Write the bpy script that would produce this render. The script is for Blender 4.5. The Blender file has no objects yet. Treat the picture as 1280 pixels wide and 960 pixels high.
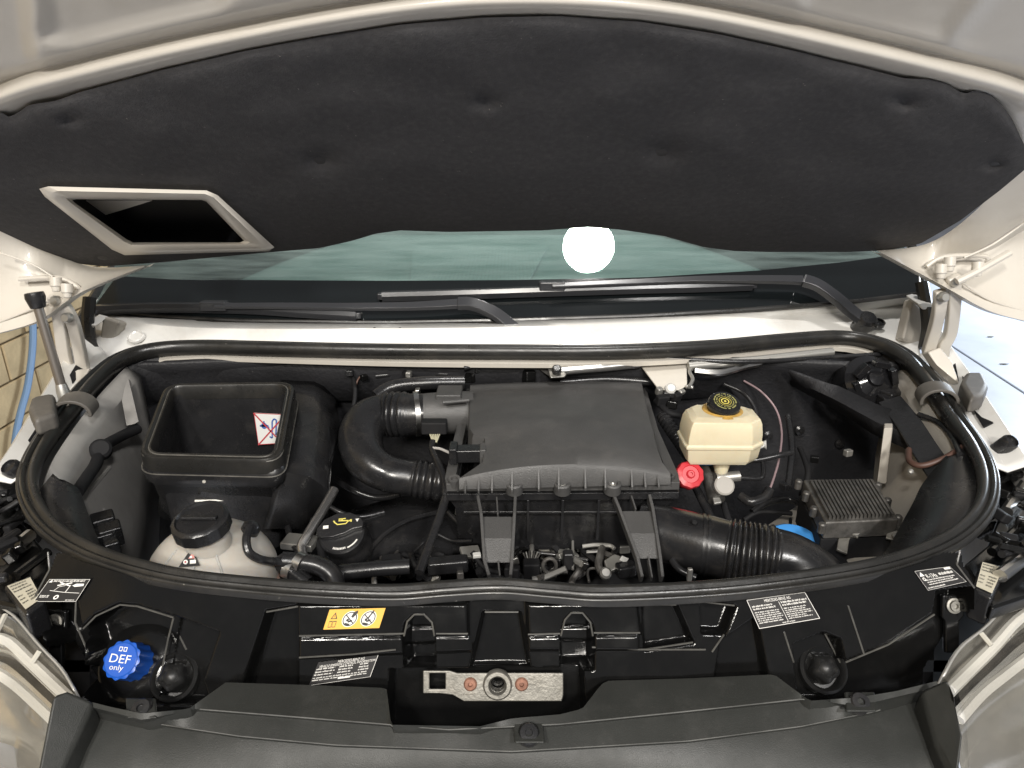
import bpy, bmesh, math, random
import numpy as np
from mathutils import Vector, Matrix, noise
random.seed(7)
R = math.radians
sc = bpy.context.scene
col = sc.collection
# ------------------------------------------------------------------ camera
CZ = 1.70                      # camera height above the garage floor
PITCH = R(21.1)
F = 881.0                      # focal length in pixels of a 1280 px wide frame
cp, sp = math.cos(PITCH), math.sin(PITCH)
cd = bpy.data.cameras.new('camera'); cam = bpy.data.objects.new('camera', cd); col.objects.link(cam)
cam.location = (0, 0, CZ); cam.rotation_euler = (math.pi/2 - PITCH, 0, 0)
cd.sensor_fit = 'HORIZONTAL'; cd.sensor_width = 36; cd.lens = 36*F/1280; cd.clip_start = .02; cd.clip_end = 200
sc.camera = cam
# ------------------------------------------------------------------ world (even, dim light of the garage)
w = bpy.data.worlds.new('World'); sc.world = w; w.use_nodes = True
bg = w.node_tree.nodes['Background']; bg.inputs[0].default_value = (.96, .97, 1.0, 1); bg.inputs[1].default_value = .27
# ------------------------------------------------------------------ ceiling lamps, an added fill lamp and the open garage door
def area(name, loc, aim, size, power, colr, shape='DISK', sy=None):
    l = bpy.data.lights.new(name, 'AREA'); l.shape = shape; l.size = size
    if sy: l.size_y = sy
    l.energy = power; l.color = colr
    o = bpy.data.objects.new(name, l); col.objects.link(o); o.location = loc
    o.rotation_euler = (Vector(aim)-Vector(loc)).to_track_quat('-Z', 'Y').to_euler(); return o
area('ceiling_or_fill_lamp', (.51, 1.46, 4.6), (.51, 1.46, 0), .34, 80, (1, .97, .93))
area('ceiling_or_fill_lamp', (-1.1, -1.9, 3.75), (-.1, 1.0, 1.1), .42, 104, (1, .955, .89))
area('ceiling_or_fill_lamp', (1.2, -1.9, 3.75), (.1, 1.0, 1.1), .42, 98, (1, .975, .95))
area('ceiling_or_fill_lamp', (-3.0, 4.2, 4.4), (-2.6, 4.2, 0), .5, 150, (1, .88, .68))
area('ceiling_or_fill_lamp', (.2, -4.4, 4.3), (.1, -1.2, 0), .7, 330, (1, .95, .87))  # unseen lamp added behind the camera to brighten the hood underside
area('garage_door_daylight', (6.2, 5.5, 1.9), (2.6, 4.6, 0), 3.2, 560, (.80, .90, 1.0), 'RECTANGLE', 2.6)
sc.view_settings.view_transform = 'Standard'; sc.view_settings.look = 'None'
sc.view_settings.exposure = -.3; sc.view_settings.gamma = 1
sc.cycles.max_bounces = 8; sc.cycles.transparent_max_bounces = 16
sc.cycles.caustics_reflective = False; sc.cycles.caustics_refractive = False

# ------------------------------------------------------------------ helpers
def ray(px, py):
    u = (px-640)/F; v = (480-py)/F
    return Vector((u, cp+sp*v, -sp+cp*v))
def at(px, py, h=None, Y=None, d=None):
    """the point of the place seen at a pixel, at height h under the camera, at distance Y or at depth d"""
    r = ray(px, py)
    t = h/r.z if h is not None else (Y/r.y if Y is not None else d)
    return Vector((r.x*t, r.y*t, CZ+r.z*t))
class Plane:
    def __init__(s, p, n): s.p = Vector(p); s.n = Vector(n).normalized()
    def hit(s, px, py, off=0.):
        r = ray(px, py); o = Vector((0, 0, CZ)); p = s.p+s.n*off
        return o+r*((p-o).dot(s.n)/r.dot(s.n))
def lerp(a, b, t): return a+(b-a)*t
def sstep(e0, e1, x):
    t = max(0., min(1., (x-e0)/(e1-e0))); return t*t*(3-2*t)
def spline(P, n=8, closed=False):
    """Catmull-Rom through P"""
    P = [Vector(p) for p in P]; out = []; m = len(P)
    for i in range(m if closed else m-1):
        if closed: a, b, c, d = P[i-1], P[i], P[(i+1) % m], P[(i+2) % m]
        else: a, b, c, d = P[max(i-1, 0)], P[i], P[i+1], P[min(i+2, m-1)]
        for k in range(n):
            t = k/n
            out.append(.5*((2*b)+(c-a)*t+(2*a-5*b+4*c-d)*t*t+(3*b-a-3*c+d)*t**3))
    if not closed: out.append(P[-1])
    return out
def resample(P, n):
    P = [Vector(p) for p in P]
    L = [0]
    for a, b in zip(P, P[1:]): L.append(L[-1]+(b-a).length)
    out = []; j = 0
    for i in range(n):
        s = L[-1]*i/(n-1)
        while j < len(P)-2 and L[j+1] < s: j += 1
        t = (s-L[j])/max(L[j+1]-L[j], 1e-9); out.append(P[j].lerp(P[j+1], min(t, 1)))
    return out
def curve(pts):
    xs = [p[0] for p in pts]; ys = [p[1] for p in pts]
    return lambda x: float(np.interp(x, xs, ys))

# ------------------------------------------------------------------ materials
MATS = {}
def M(name, rgb, rough=.5, metal=0., spec=.5, var=0., vscale=8., bump=0., bscale=300., dust=0., dcol=(.32, .29, .25), dscale=25., coat=0., trans=0., sss=0., rvar=0., scuff=0., sscale=120.):
    if name in MATS: return MATS[name]
    m = bpy.data.materials.new(name); m.use_nodes = True; nt = m.node_tree; N = nt.nodes; L = nt.links
    b = N['Principled BSDF']; b.inputs['Roughness'].default_value = rough; b.inputs['Metallic'].default_value = metal
    b.inputs['Specular IOR Level'].default_value = spec; b.inputs['Coat Weight'].default_value = coat; b.inputs['Coat Roughness'].default_value = .08
    b.inputs['Transmission Weight'].default_value = trans
    if sss:
        b.inputs['Subsurface Weight'].default_value = sss; b.inputs['Subsurface Radius'].default_value = (.02, .014, .009); b.inputs['Subsurface Scale'].default_value = 1
    tc = N.new('ShaderNodeTexCoord'); base = None
    def nz(scale, detail=5, rgh=.6):
        n = N.new('ShaderNodeTexNoise'); n.inputs['Scale'].default_value = scale; n.inputs['Detail'].default_value = detail; n.inputs['Roughness'].default_value = rgh
        L.new(tc.outputs['Object'], n.inputs['Vector']); return n
    def mix(a, bb, fac):
        x = N.new('ShaderNodeMix'); x.data_type = 'RGBA'
        for i, s in ((6, a), (7, bb)):
            if isinstance(s, tuple): x.inputs[i].default_value = (*s, 1)
            else: L.new(s, x.inputs[i])
        L.new(fac, x.inputs[0]); return x.outputs[2]
    def ramp(src, lo, hi, a=0., bb=1.):
        r = N.new('ShaderNodeMapRange'); r.inputs[1].default_value = lo; r.inputs[2].default_value = hi; r.inputs[3].default_value = a; r.inputs[4].default_value = bb
        L.new(src, r.inputs[0]); return r.outputs[0]
    c = tuple(rgb)
    if var:
        n = nz(vscale); c = mix(tuple(x*(1-var) for x in rgb), tuple(min(1, x*(1+var)) for x in rgb), ramp(n.outputs['Fac'], .3, .7))
    if dust:
        n = nz(dscale, 8, .7); c = mix(c, dcol, ramp(n.outputs['Fac'], .5, .85, 0, dust))
    if scuff:
        n = nz(sscale, 2, .5); c = mix(c, (.32, .30, .27), ramp(n.outputs['Fac'], .74, .80, 0, scuff))
    if isinstance(c, tuple): b.inputs['Base Color'].default_value = (*c, 1)
    else: L.new(c, b.inputs['Base Color'])
    if rvar:
        n = nz(14, 6, .65); L.new(ramp(n.outputs['Fac'], .3, .7, max(.03, rough-rvar), min(1, rough+rvar)), b.inputs['Roughness'])
    if bump:
        n = nz(bscale, 3); bp = N.new('ShaderNodeBump'); bp.inputs['Strength'].default_value = bump; bp.inputs['Distance'].default_value = .002
        L.new(n.outputs['Fac'], bp.inputs['Height']); L.new(bp.outputs['Normal'], b.inputs['Normal'])
    MATS[name] = m; return m
def glassy(name, tint, refl_rough=.02, ior=1.5, body=None, bodyfac=0.):
    """a thin pane: see-through with the tint, mirror by Fresnel, optionally a share of dull film or painted haze"""
    m = bpy.data.materials.new(name); m.use_nodes = True; nt = m.node_tree; N = nt.nodes; L = nt.links
    N.remove(N['Principled BSDF']); out = N['Material Output']
    t = N.new('ShaderNodeBsdfTransparent'); t.inputs[0].default_value = (*tint, 1)
    g = N.new('ShaderNodeBsdfGlossy'); g.inputs['Roughness'].default_value = refl_rough
    f = N.new('ShaderNodeFresnel'); f.inputs['IOR'].default_value = ior
    x = N.new('ShaderNodeMixShader'); s = t.outputs[0]
    if body:
        d = N.new('ShaderNodeBsdfDiffuse'); d.inputs[0].default_value = (*body, 1)
        y = N.new('ShaderNodeMixShader'); 
        tc = N.new('ShaderNodeTexCoord'); n = N.new('ShaderNodeTexNoise'); n.inputs['Scale'].default_value = 14; n.inputs['Detail'].default_value = 9
        mp = N.new('ShaderNodeMapping'); mp.inputs['Scale'].default_value = (.5, 5, 5); L.new(tc.outputs['Object'], mp.inputs['Vector']); L.new(mp.outputs[0], n.inputs['Vector'])
        r = N.new('ShaderNodeMapRange'); r.inputs[1].default_value = .3; r.inputs[2].default_value = .75; r.inputs[3].default_value = bodyfac*.45; r.inputs[4].default_value = bodyfac*1.7
        L.new(n.outputs['Fac'], r.inputs[0]); L.new(r.outputs[0], y.inputs[0])
        L.new(t.outputs[0], y.inputs[1]); L.new(d.outputs[0], y.inputs[2]); s = y.outputs[0]
    L.new(f.outputs[0], x.inputs[0]); L.new(s, x.inputs[1]); L.new(g.outputs[0], x.inputs[2]); L.new(x.outputs[0], out.inputs[0])
    return m
WHITE = M('white_paint', (.57, .535, .475), .38, coat=.35, dust=.25, dcol=(.42, .37, .29), dscale=9, var=.04)
WHITE2 = M('clean_white_paint', (.70, .69, .66), .3, coat=.5, dust=.45, dcol=(.40, .34, .26), dscale=11, scuff=.25, sscale=70)
GREYP = M('grey_primer', (.32, .31, .295), .5, var=.12, vscale=12, dust=.3, dcol=(.12, .10, .085), dscale=18)
BEIGEP = M('beige_inner_paint', (.42, .39, .345), .45, dust=.4, dcol=(.2, .16, .12), dscale=20)
LINER = M('black_felt', (.058, .057, .059), .95, spec=.15, scuff=.45, sscale=190, bump=.35, bscale=420, var=.10, vscale=120, dust=.05, dscale=60)
GLOSSB = M('black_moulded_plastic', (.005, .005, .005), .13, spec=.45, bump=.05, bscale=700, dust=.05, dcol=(.07, .065, .06), dscale=40, rvar=.08)
EDGE = M('edge_glint_and_wear', (.07, .068, .062), .2, spec=.6, var=.3, vscale=60)  # lighter bead colour: edge highlights painted in together with wear
SATB = M('satin_black_plastic', (.015, .015, .016), .26, var=.3, bump=.12, bscale=420, scuff=.10, sscale=260, dust=.22, dcol=(.12, .11, .10), dscale=22, rvar=.08)
TRIM = M('dark_grey_trim', (.026, .027, .025), .44, spec=.32, bump=.14, bscale=800, var=.14, vscale=7, dust=.2, dcol=(.12, .115, .11), scuff=.10, sscale=300, rvar=.08)
AIRB = M('grained_dark_plastic', (.066, .065, .064), .40, bump=.4, bscale=700, var=.14, vscale=11, scuff=.16, sscale=420, dust=.3, dcol=(.15, .14, .13), rvar=.08)
RUBBER = M('black_rubber', (.017, .0165, .0155), .32, scuff=.45, sscale=150, var=.25, dust=.22, dcol=(.10, .085, .065), dscale=16, bump=.1, bscale=160, rvar=.12)
HOSE = M('black_hose_rubber', (.015, .015, .016), .26, var=.3, scuff=.10, sscale=200, dust=.3, dcol=(.09, .08, .07), dscale=30, bump=.08, bscale=240, rvar=.1)
DEEP = M('matt_black', (.010, .010, .011), .7, spec=.25, dust=.25, dcol=(.04, .037, .033))
FELT = M('black_insulation', (.018, .018, .020), .55, spec=.4, scuff=.2, sscale=160, bump=.8, bscale=120, var=.3, dust=.12, dcol=(.05, .045, .04))
ALU = M('cast_aluminium', (.25, .24, .215), .48, metal=.7, var=.25, vscale=40, dust=.45, dcol=(.22, .19, .15), dscale=35, bump=.25, bscale=240)
DUSTALU = M('dusty_aluminium', (.11, .105, .098), .5, metal=.6, var=.5, vscale=60, dust=.6, dcol=(.16, .14, .12), dscale=50, bump=.25, bscale=300)
STEEL = M('bright_steel', (.55, .54, .52), .28, metal=1, var=.1)
GALV = M('galvanised_steel', (.46, .45, .42), .42, metal=.8, dust=.3, dcol=(.25, .22, .18))
RUST = M('rusty_screw', (.26, .13, .09), .6, metal=.5, var=.4, vscale=200)
CREAM = M('cream_polythene', (.70, .62, .44), .42, sss=.25, var=.08, dust=.2, dcol=(.45, .30, .12))
STAIN = M('amber_stain', (.50, .30, .07), .5, var=.4, vscale=90)
TANK = M('pinkish_polythene', (.44, .41, .365), .36, sss=.45, var=.1, vscale=14, dust=.3, dcol=(.30, .24, .19))
BLUE = M('blue_plastic', (.011, .08, .40), .33, var=.1)
SKYB = M('light_blue_plastic', (.05, .25, .62), .45)
RED = M('red_plastic', (.52, .03, .04), .38, var=.12)
PRINT = M('white_print', (.74, .72, .68), .5)
INK = M('black_print', (.02, .02, .02), .5)
YINK = M('yellow_print', (.72, .62, .14), .5)
REDINK = M('red_print', (.45, .05, .06), .5)
BLUEINK = M('blue_print', (.06, .12, .36), .5)
YEL = M('yellow_label', (.72, .40, .06), .45, var=.05)
LABB = M('black_label', (.014, .013, .013), .4)
LABC = M('cream_label', (.55, .51, .40), .55, var=.1)
LABW = M('white_label', (.68, .68, .66), .5)
COPPER = M('brown_cable', (.075, .038, .028), .5)
PINKW = M('mauve_cable', (.28, .20, .21), .45)
REFL = M('headlamp_reflector', (.74, .73, .70), .16, metal=.85, var=.12, vscale=12)
LENS = glassy('headlamp_lens', (.95, .94, .91), .03, 1.5, (.55, .5, .42), .05)
GLASS = glassy('windscreen_glass', (.80, .92, .88), .012, 1.52, (.40, .52, .50), .22)  # teal diffuse share paints reflected haze into the pane, plus smears

# ------------------------------------------------------------------ mesh builder
class MB:
    def __init__(s): s.v = []; s.f = []
    def add(s, vs, fs):
        o = len(s.v); s.v += [tuple(v) for v in vs]; s.f += [tuple(i+o for i in f) for f in fs]; return s
    def box(s, c, size, rot=None):
        c = Vector(c); m = rot or Matrix.Identity(3); x, y, z = (k/2 for k in size)
        vs = [c+m@Vector((a*x, b*y, d*z)) for d in (-1, 1) for a, b in ((-1, -1), (1, -1), (1, 1), (-1, 1))]
        return s.add(vs, [(3, 2, 1, 0), (4, 5, 6, 7), (0, 1, 5, 4), (1, 2, 6, 5), (2, 3, 7, 6), (3, 0, 4, 7)])
    def slab(s, poly, vec):
        poly = [Vector(p) for p in poly]; n = len(poly); vec = Vector(vec)
        return s.add(poly+[p+vec for p in poly], [tuple(range(n)), tuple(range(2*n-1, n-1, -1))]+[((i+1) % n, i, i+n, (i+1) % n+n) for i in range(n)])
    def tube(s, P, r, n=12, closed=False, caps=True, prof=None, up=(0, 0, 1)):
        """a round tube (r may be a list) or, with prof, a sweep of that (side, up) outline"""
        P = [Vector(p) for p in P]; m = len(P); vs = []; fs = []
        if prof: n = len(prof)
        up = Vector(up); prev = None
        for i, p in enumerate(P):
            a = P[i-1] if (closed or i) else p; b = P[(i+1) % m] if (closed or i < m-1) else p
            t = (b-a).normalized()
            if prof or prev is None:
                side = t.cross(up)
                if side.length < 1e-4: side = t.cross(Vector((1, 0, 0)))
                side.normalize()
            else: side = (prev-t*prev.dot(t)).normalized()
            prev = side; u = side.cross(t)
            rr = r[i] if isinstance(r, (list, tuple)) else r
            for k in range(n):
                if prof: vs.append(p+side*prof[k][0]*rr+u*prof[k][1]*rr)
                else:
                    q = 2*math.pi*k/n; vs.append(p+(side*math.cos(q)+u*math.sin(q))*rr)
        for i in range(m if closed else m-1):
            for k in range(n):
                a = i*n+k; b = i*n+(k+1) % n; c = ((i+1) % m)*n+(k+1) % n; d = ((i+1) % m)*n+k
                fs.append((a, b, c, d))
        if caps and not closed: fs += [tuple(range(n-1, -1, -1)), tuple(range((m-1)*n, m*n))]
        return s.add(vs, fs)
    def lathe(s, c, axis, prof, n=32, rfun=None, cap=True):
        c = Vector(c); ax = Vector(axis).normalized(); x = ax.orthogonal().normalized(); y = ax.cross(x); vs = []; fs = []
        for j, (r, z) in enumerate(prof):
            for k in range(n):
                q = 2*math.pi*k/n; rr = r*(rfun(q, j) if rfun else 1); vs.append(c+ax*z+(x*math.cos(q)+y*math.sin(q))*rr)
        for j in range(len(prof)-1):
            for k in range(n): fs.append((j*n+k, j*n+(k+1) % n, (j+1)*n+(k+1) % n, (j+1)*n+k))
        if cap: fs += [tuple(range(n-1, -1, -1)), tuple(range((len(prof)-1)*n, len(prof)*n))]
        return s.add(vs, fs)
    def loft(s, rows, skip=None, closed=False):
        n = len(rows[0]); vs = [p for r in rows for p in r]; fs = []
        for j in range(len(rows)-1):
            for k in range(n if closed else n-1):
                if skip and skip(j, k): continue
                fs.append((j*n+k, j*n+(k+1) % n, (j+1)*n+(k+1) % n, (j+1)*n+k))
        return s.add(vs, fs)
    def build(s, name, mat, parent=None, smooth=35, bevel=0, seg=2, solid=0, label=None, kind=None):
        me = bpy.data.meshes.new(name); me.from_pydata(s.v, [], s.f); me.update()
        bm = bmesh.new(); bm.from_mesh(me)
        if solid == 0: bmesh.ops.recalc_face_normals(bm, faces=bm.faces)
        bm.to_mesh(me); bm.free()
        if smooth:
            me.polygons.foreach_set('use_smooth', [True]*len(me.polygons)); me.set_sharp_from_angle(angle=R(smooth))
        me.materials.append(mat)
        o = bpy.data.objects.new(name, me); col.objects.link(o)
        if parent is not None:
            o.parent = parent; o.matrix_parent_inverse = Matrix.Translation(-wloc(parent))
        if solid:
            md = o.modifiers.new('thickness', 'SOLIDIFY'); md.thickness = abs(solid); md.offset = 1 if solid > 0 else -1
        if bevel:
            md = o.modifiers.new('bevel', 'BEVEL'); md.width = bevel; md.segments = seg; md.limit_method = 'ANGLE'; md.angle_limit = R(40)
            md.harden_normals = True if smooth else False
        if label: o['label'] = label
        if kind: o['kind'] = kind
        return o
def wloc(o):
    v = Vector(o.location)
    return v
def thing(name, label, cat, loc, group=None):
    o = bpy.data.objects.new(name, None); col.objects.link(o); o.location = loc; o.empty_display_size = .05
    o['label'] = label; o['category'] = cat
    if group: o['group'] = group
    return o
def tag(o, label, cat, group=None):
    o['label'] = label; o['category'] = cat
    if group: o['group'] = group
    return o
def text_mesh(s):
    c = bpy.data.curves.new('t', 'FONT'); c.body = s; c.size = 1; c.resolution_u = 3
    o = bpy.data.objects.new('t', c); col.objects.link(o); dg = bpy.context.evaluated_depsgraph_get()
    me = bpy.data.meshes.new_from_object(o.evaluated_get(dg)); vs = [v.co.copy() for v in me.vertices]; fs = [tuple(p.vertices) for p in me.polygons]
    bpy.data.objects.remove(o); bpy.data.curves.remove(c); bpy.data.meshes.remove(me)
    x0 = min(v.x for v in vs); x1 = max(v.x for v in vs); y0 = min(v.y for v in vs); y1 = max(v.y for v in vs)
    return [((v.x-x0)/(x1-x0), (v.y-y0)/(y1-y0)) for v in vs], fs
class Decal:
    """flat print on a four-cornered face: corners bottom-left, bottom-right, top-right, top-left"""
    def __init__(s, c): s.c = [Vector(p) for p in c]; s.n = (s.c[1]-s.c[0]).cross(s.c[3]-s.c[0]).normalized(); s.parts = {}
    def p(s, u, v, off=0): 
        a = s.c[0].lerp(s.c[1], u); b = s.c[3].lerp(s.c[2], u); return a.lerp(b, v)+s.n*off
    def mb(s, mat): return s.parts.setdefault(mat.name, (MB(), mat))[0]
    def poly(s, mat, pts, lvl=1): s.mb(mat).add([s.p(u, v, .0003*lvl) for u, v in pts], [tuple(range(len(pts)))])
    def rect(s, mat, u0, v0, u1, v1, lvl=1): s.poly(mat, [(u0, v0), (u1, v0), (u1, v1), (u0, v1)], lvl)
    def line(s, mat, a, b, wd, asp=1., lvl=1):
        dx, dy = (b[0]-a[0])*asp, b[1]-a[1]; l = math.hypot(dx, dy) or 1; nx, ny = -dy/l*wd/2/asp, dx/l*wd/2
        s.poly(mat, [(a[0]+nx, a[1]+ny), (a[0]-nx, a[1]-ny), (b[0]-nx, b[1]-ny), (b[0]+nx, b[1]+ny)], lvl)
    def frame(s, mat, wd, asp, m=.0):
        a, b = m, 1-m; w_ = wd/asp
        s.rect(mat, a, a, b, a+wd); s.rect(mat, a, b-wd, b, b); s.rect(mat, a, a+wd, a+w_, b-wd); s.rect(mat, b-w_, a+wd, b, b-wd)
    def disc(s, mat, cu, cv, r, asp, lvl=1, n=24, r0=0):
        if not r0: s.poly(mat, [(cu+r/asp*math.cos(2*math.pi*k/n), cv+r*math.sin(2*math.pi*k/n)) for k in range(n)], lvl)
        else:
            for k in range(n):
                q = [2*math.pi*k/n, 2*math.pi*(k+1)/n]
                s.poly(mat, [(cu+x/asp*math.cos(t), cv+x*math.sin(t)) for x, t in ((r0, q[0]), (r, q[0]), (r, q[1]), (r0, q[1]))], lvl)
    def text(s, mat, t, u0, v0, u1, v1, lvl=1):
        vs, fs = text_mesh(t); s.mb(mat).add([s.p(lerp(u0, u1, x), lerp(v0, v1, y), .0003*lvl) for x, y in vs], fs)
    def words(s, mat, u0, v0, u1, v1, rows, fill=.55, ragged=.25, cell=.05):
        """lines of print too small to read"""
        for i in range(rows):
            y1 = lerp(v1, v0, i/rows); y0 = y1-(v1-v0)/rows*fill; x = u0; end = u1-random.random()*ragged*(u1-u0)
            while x < end:
                wd = min((.4+random.random()*1.2)*cell, end-x)
                k = x
                while k < x+wd-.002:
                    g = min(cell*.16, x+wd-k); s.rect(mat, k, y0+(y1-y0)*random.choice((0, 0, .12)), k+g*.8, y1-(y1-y0)*random.choice((0, .25, .25))); k += cell*.2
                x += wd+cell*.22
    def build(s, name, base, parent, label=None, t=.0004, pname='lettering'):
        m = MB().slab([s.p(0, 0, -t), s.p(1, 0, -t), s.p(1, 1, -t), s.p(0, 1, -t)], s.n*t) if base else None
        root = m.build(name, base, parent, smooth=0, label=label) if m else parent
        for k, (mb, mat) in s.parts.items():
            o = mb.build(pname, mat, root, smooth=0)
            o.matrix_parent_inverse = (Matrix.Translation(-wloc(parent)) if not m else Matrix.Identity(4))
        return root
# children of children: part objects sit at the thing's origin, so undo only the thing's own shift once
def sub(mb, name, mat, part, **k):
    o = mb.build(name, mat, None, **k); o.parent = part
    o.matrix_parent_inverse = Matrix.Identity(4)
    return o
def oriented(d, up=(0, 0, 1)):
    """3x3 with x along d"""
    x = Vector(d).normalized(); z = Vector(up); y = z.cross(x).normalized(); z = x.cross(y)
    return Matrix((x, y, z)).transposed()
def ring_xy(P, Q): pass

# ================================================================== THE GARAGE
def struct(o): o['kind'] = 'structure'; return o
CONC = M('floor_concrete', (.46, .48, .54), .42, scuff=.3, sscale=30, var=.14, vscale=1.2, dust=.4, dcol=(.30, .31, .34), dscale=5, bump=.15, bscale=60)
floor = struct(MB().slab([(-14, -14, -.1), (14, -14, -.1), (14, 18, -.1), (-14, 18, -.1)], (0, 0, .1)).build('floor', CONC, smooth=0))
jn = M('joint_filler', (.12, .13, .15), .8)
MB().box((3.4, 5.0, .002), (.014, 20, .004), Matrix.Rotation(R(-6), 3, 'Z')).build('floor_joint', jn, floor, smooth=0)
leafm = M('dry_leaf', (.10, .09, .06), .8)
for i, (lx, ly) in enumerate([(1238, 421), (1255, 455)]):
    p = at(lx, ly, -CZ+.004); a = random.random()*6
    MB().slab([p+Vector((math.cos(a+k*1.05)*.018*(1+.5*(k % 3)), math.sin(a+k*1.05)*.010, 0)) for k in range(6)], (0, 0, .003)).build('leaf_scrap', leafm, floor, smooth=0)
WX = -2.6
BLOCK = M('buff_concrete_block', (.46, .35, .20), .9, var=.18, vscale=7, bump=.6, bscale=90, dust=.35, dcol=(.25, .18, .10), dscale=12)
MORT = M('mortar', (.26, .20, .12), .95, var=.2)
wall = struct(MB().slab([(WX-.012, -3, 0), (WX-.012, 16, 0), (WX-.012, 16, 4.5), (WX-.012, -3, 4.5)], (-.2, 0, 0)).build('wall_left', MORT, smooth=0))
bm_ = None
for r in range(14):
    for c in range(14):
        y = 1.2+c*.4+(.2 if r % 2 else 0); z = .1+r*.2
        if bm_ is None:
            o = MB().box((0, 0, 0), (.03, .39, .19)).build('concrete_block', BLOCK, wall, smooth=0, bevel=.006, seg=1); bm_ = o.data
        else:
            o = bpy.data.objects.new('concrete_block', bm_); col.objects.link(o); o.parent = wall
            md = o.modifiers.new('bevel', 'BEVEL'); md.width = .006; md.segments = 1
        o.location = (WX+random.uniform(-.002, .002), y, z)
# blue hose hanging on the block wall
hp = [(36, 330), (40, 380), (41, 430), (35, 480), (26, 515), (20, 545), (14, 600)]
P = []
for q in hp:
    r_ = ray(*q); t = (WX+.06)/r_.x; P.append(Vector((r_.x*t, r_.y*t, CZ+r_.z*t)))
tag(MB().tube(spline(P, 8), .017, 10).build('air_hose', M('blue_hose', (.14, .24, .40), .5)), 'pale blue hose hanging down the tan block wall', 'hose')

# ================================================================== THE VAN: body
HSEAL = [(640, 438, -.425), (760, 438, -.425), (880, 433, -.425), (980, 424, -.425), (1050, 420, -.425), (1098, 428, -.425), (1138, 448, -.43), (1168, 482, -.44),
         (1195, 522, -.45), (1222, 560, -.455), (1236, 596, -.46), (1232, 632, -.468), (1206, 664, -.476), (1160, 690, -.484), (1095, 710, -.49), (1000, 726, -.495), (890, 738, -.5),
         (760, 744, -.5), (690, 740, -.5), (625, 735, -.5), (560, 738, -.5), (490, 743, -.5), (400, 740, -.5), (310, 733, -.5), (225, 723, -.496), (160, 708, -.49), (105, 688, -.484),
         (62, 660, -.476), (38, 626, -.468), (34, 592, -.462), (50, 556, -.456), (80, 516, -.45), (112, 478, -.44), (146, 450, -.432), (190, 436, -.426), (250, 432, -.425), (340, 434, -.425), (480, 437, -.425)]
SEAL = spline([at(*p) for p in HSEAL], 8, closed=True)
def seal_part(i0, i1, n=24, dxy=(0, 0), grow=0., dz=0.):
    m = len(HSEAL); P = []; i = i0*8
    end = (i1 if i1 > i0 else i1+m)*8
    while i <= end: P.append(SEAL[i % len(SEAL)].copy()); i += 2
    cen = Vector((0, .95, 0))
    for p in P:
        d = Vector((p.x-cen.x, p.y-cen.y, 0)); l = d.length; p += d/l*grow; p.z += dz
    return resample(P, n)
van = thing('van_body', 'white van front body with open engine bay, windscreen cowl and fenders', 'van body', (0, 1.0, 0))

# windscreen
WS = Plane(at(640, 397, Y=1.43), (0, -math.sin(R(41)), math.cos(R(41))))
ws_bot = [(116, 386), (200, 395), (300, 400), (480, 402), (640, 399), (800, 394), (950, 385), (1060, 377), (1149, 366)]
ws_top = [(205, 215), (250, 215), (330, 215), (480, 215), (640, 215), (800, 215), (930, 215), (1020, 215), (1100, 215)]
fr_top = [(146, 345), (230, 350), (310, 350), (480, 351), (640, 350), (800, 347), (950, 338), (1060, 327), (1148, 314)]
gl = MB().loft([resample([WS.hit(*p) for p in ws_bot], 30), resample([WS.hit(*p) for p in ws_top], 30)]).build('windscreen', GLASS, van, smooth=0, solid=-.005)
FRIT = M('black_frit', (.008, .010, .011), .06, spec=.6)
lo = resample([WS.hit(p[0], p[1], .003) for p in ws_bot], 30); hi = resample([WS.hit(p[0], p[1], .003) for p in fr_top], 30)
MB().loft([lo, hi]).build('frit_band', FRIT, gl)
MB().tube(resample([WS.hit(p[0], p[1]+1, .004) for p in ws_bot], 40), .005, 8).build('glass_seal', RUBBER, gl)
DASH = M('dashboard_grey', (.20, .25, .25), .85, bump=.3, bscale=500, var=.08)
dz = -.385
dash = MB().loft([[Vector((x, 1.57, CZ+dz)) for x in np.linspace(-.95, .95, 12)], [Vector((x, 1.75, CZ+dz+.012)) for x in np.linspace(-.95, .95, 12)], [Vector((x, 2.2, CZ+dz+.03)) for x in np.linspace(-.95, .95, 12)],
                  [Vector((x, 2.3, CZ+dz-.05)) for x in np.linspace(-.95, .95, 12)]]).build('dashboard', DASH, van, solid=-.02)
for yy, a0, a1 in ((1.62, -.8, -.12), (1.60, .25, .8), (1.95, -.7, .7)):
    MB().tube([Vector((x, yy+.06*abs(x)**2, CZ+dz+.012)) for x in np.linspace(a0, a1, 12)], .004, 6).build('dash_seam', DEEP, dash)
# perforated speaker grille let into the dashboard
pm = bpy.data.materials.new('perforated_grey'); pm.use_nodes = True
N = pm.node_tree.nodes; L = pm.node_tree.links; tc = N.new('ShaderNodeTexCoord'); vo = N.new('ShaderNodeTexVoronoi'); vo.inputs['Scale'].default_value = 110; vo.inputs['Randomness'].default_value = 0
L.new(tc.outputs['Object'], vo.inputs['Vector']); rp = N.new('ShaderNodeValToRGB'); rp.color_ramp.elements[0].color = (.03, .04, .04, 1); rp.color_ramp.elements[1].color = (.27, .32, .32, 1)
rp.color_ramp.elements[0].position = .28; rp.color_ramp.elements[1].position = .36
L.new(vo.outputs['Distance'], rp.inputs[0]); L.new(rp.outputs[0], N['Principled BSDF'].inputs['Base Color']); N['Principled BSDF'].inputs['Roughness'].default_value = .8
def dpt(px, py):
    r_ = ray(px, py); t = (dz+.024)/r_.z; return Vector((r_.x*t, r_.y*t, CZ+dz+.024))
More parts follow.
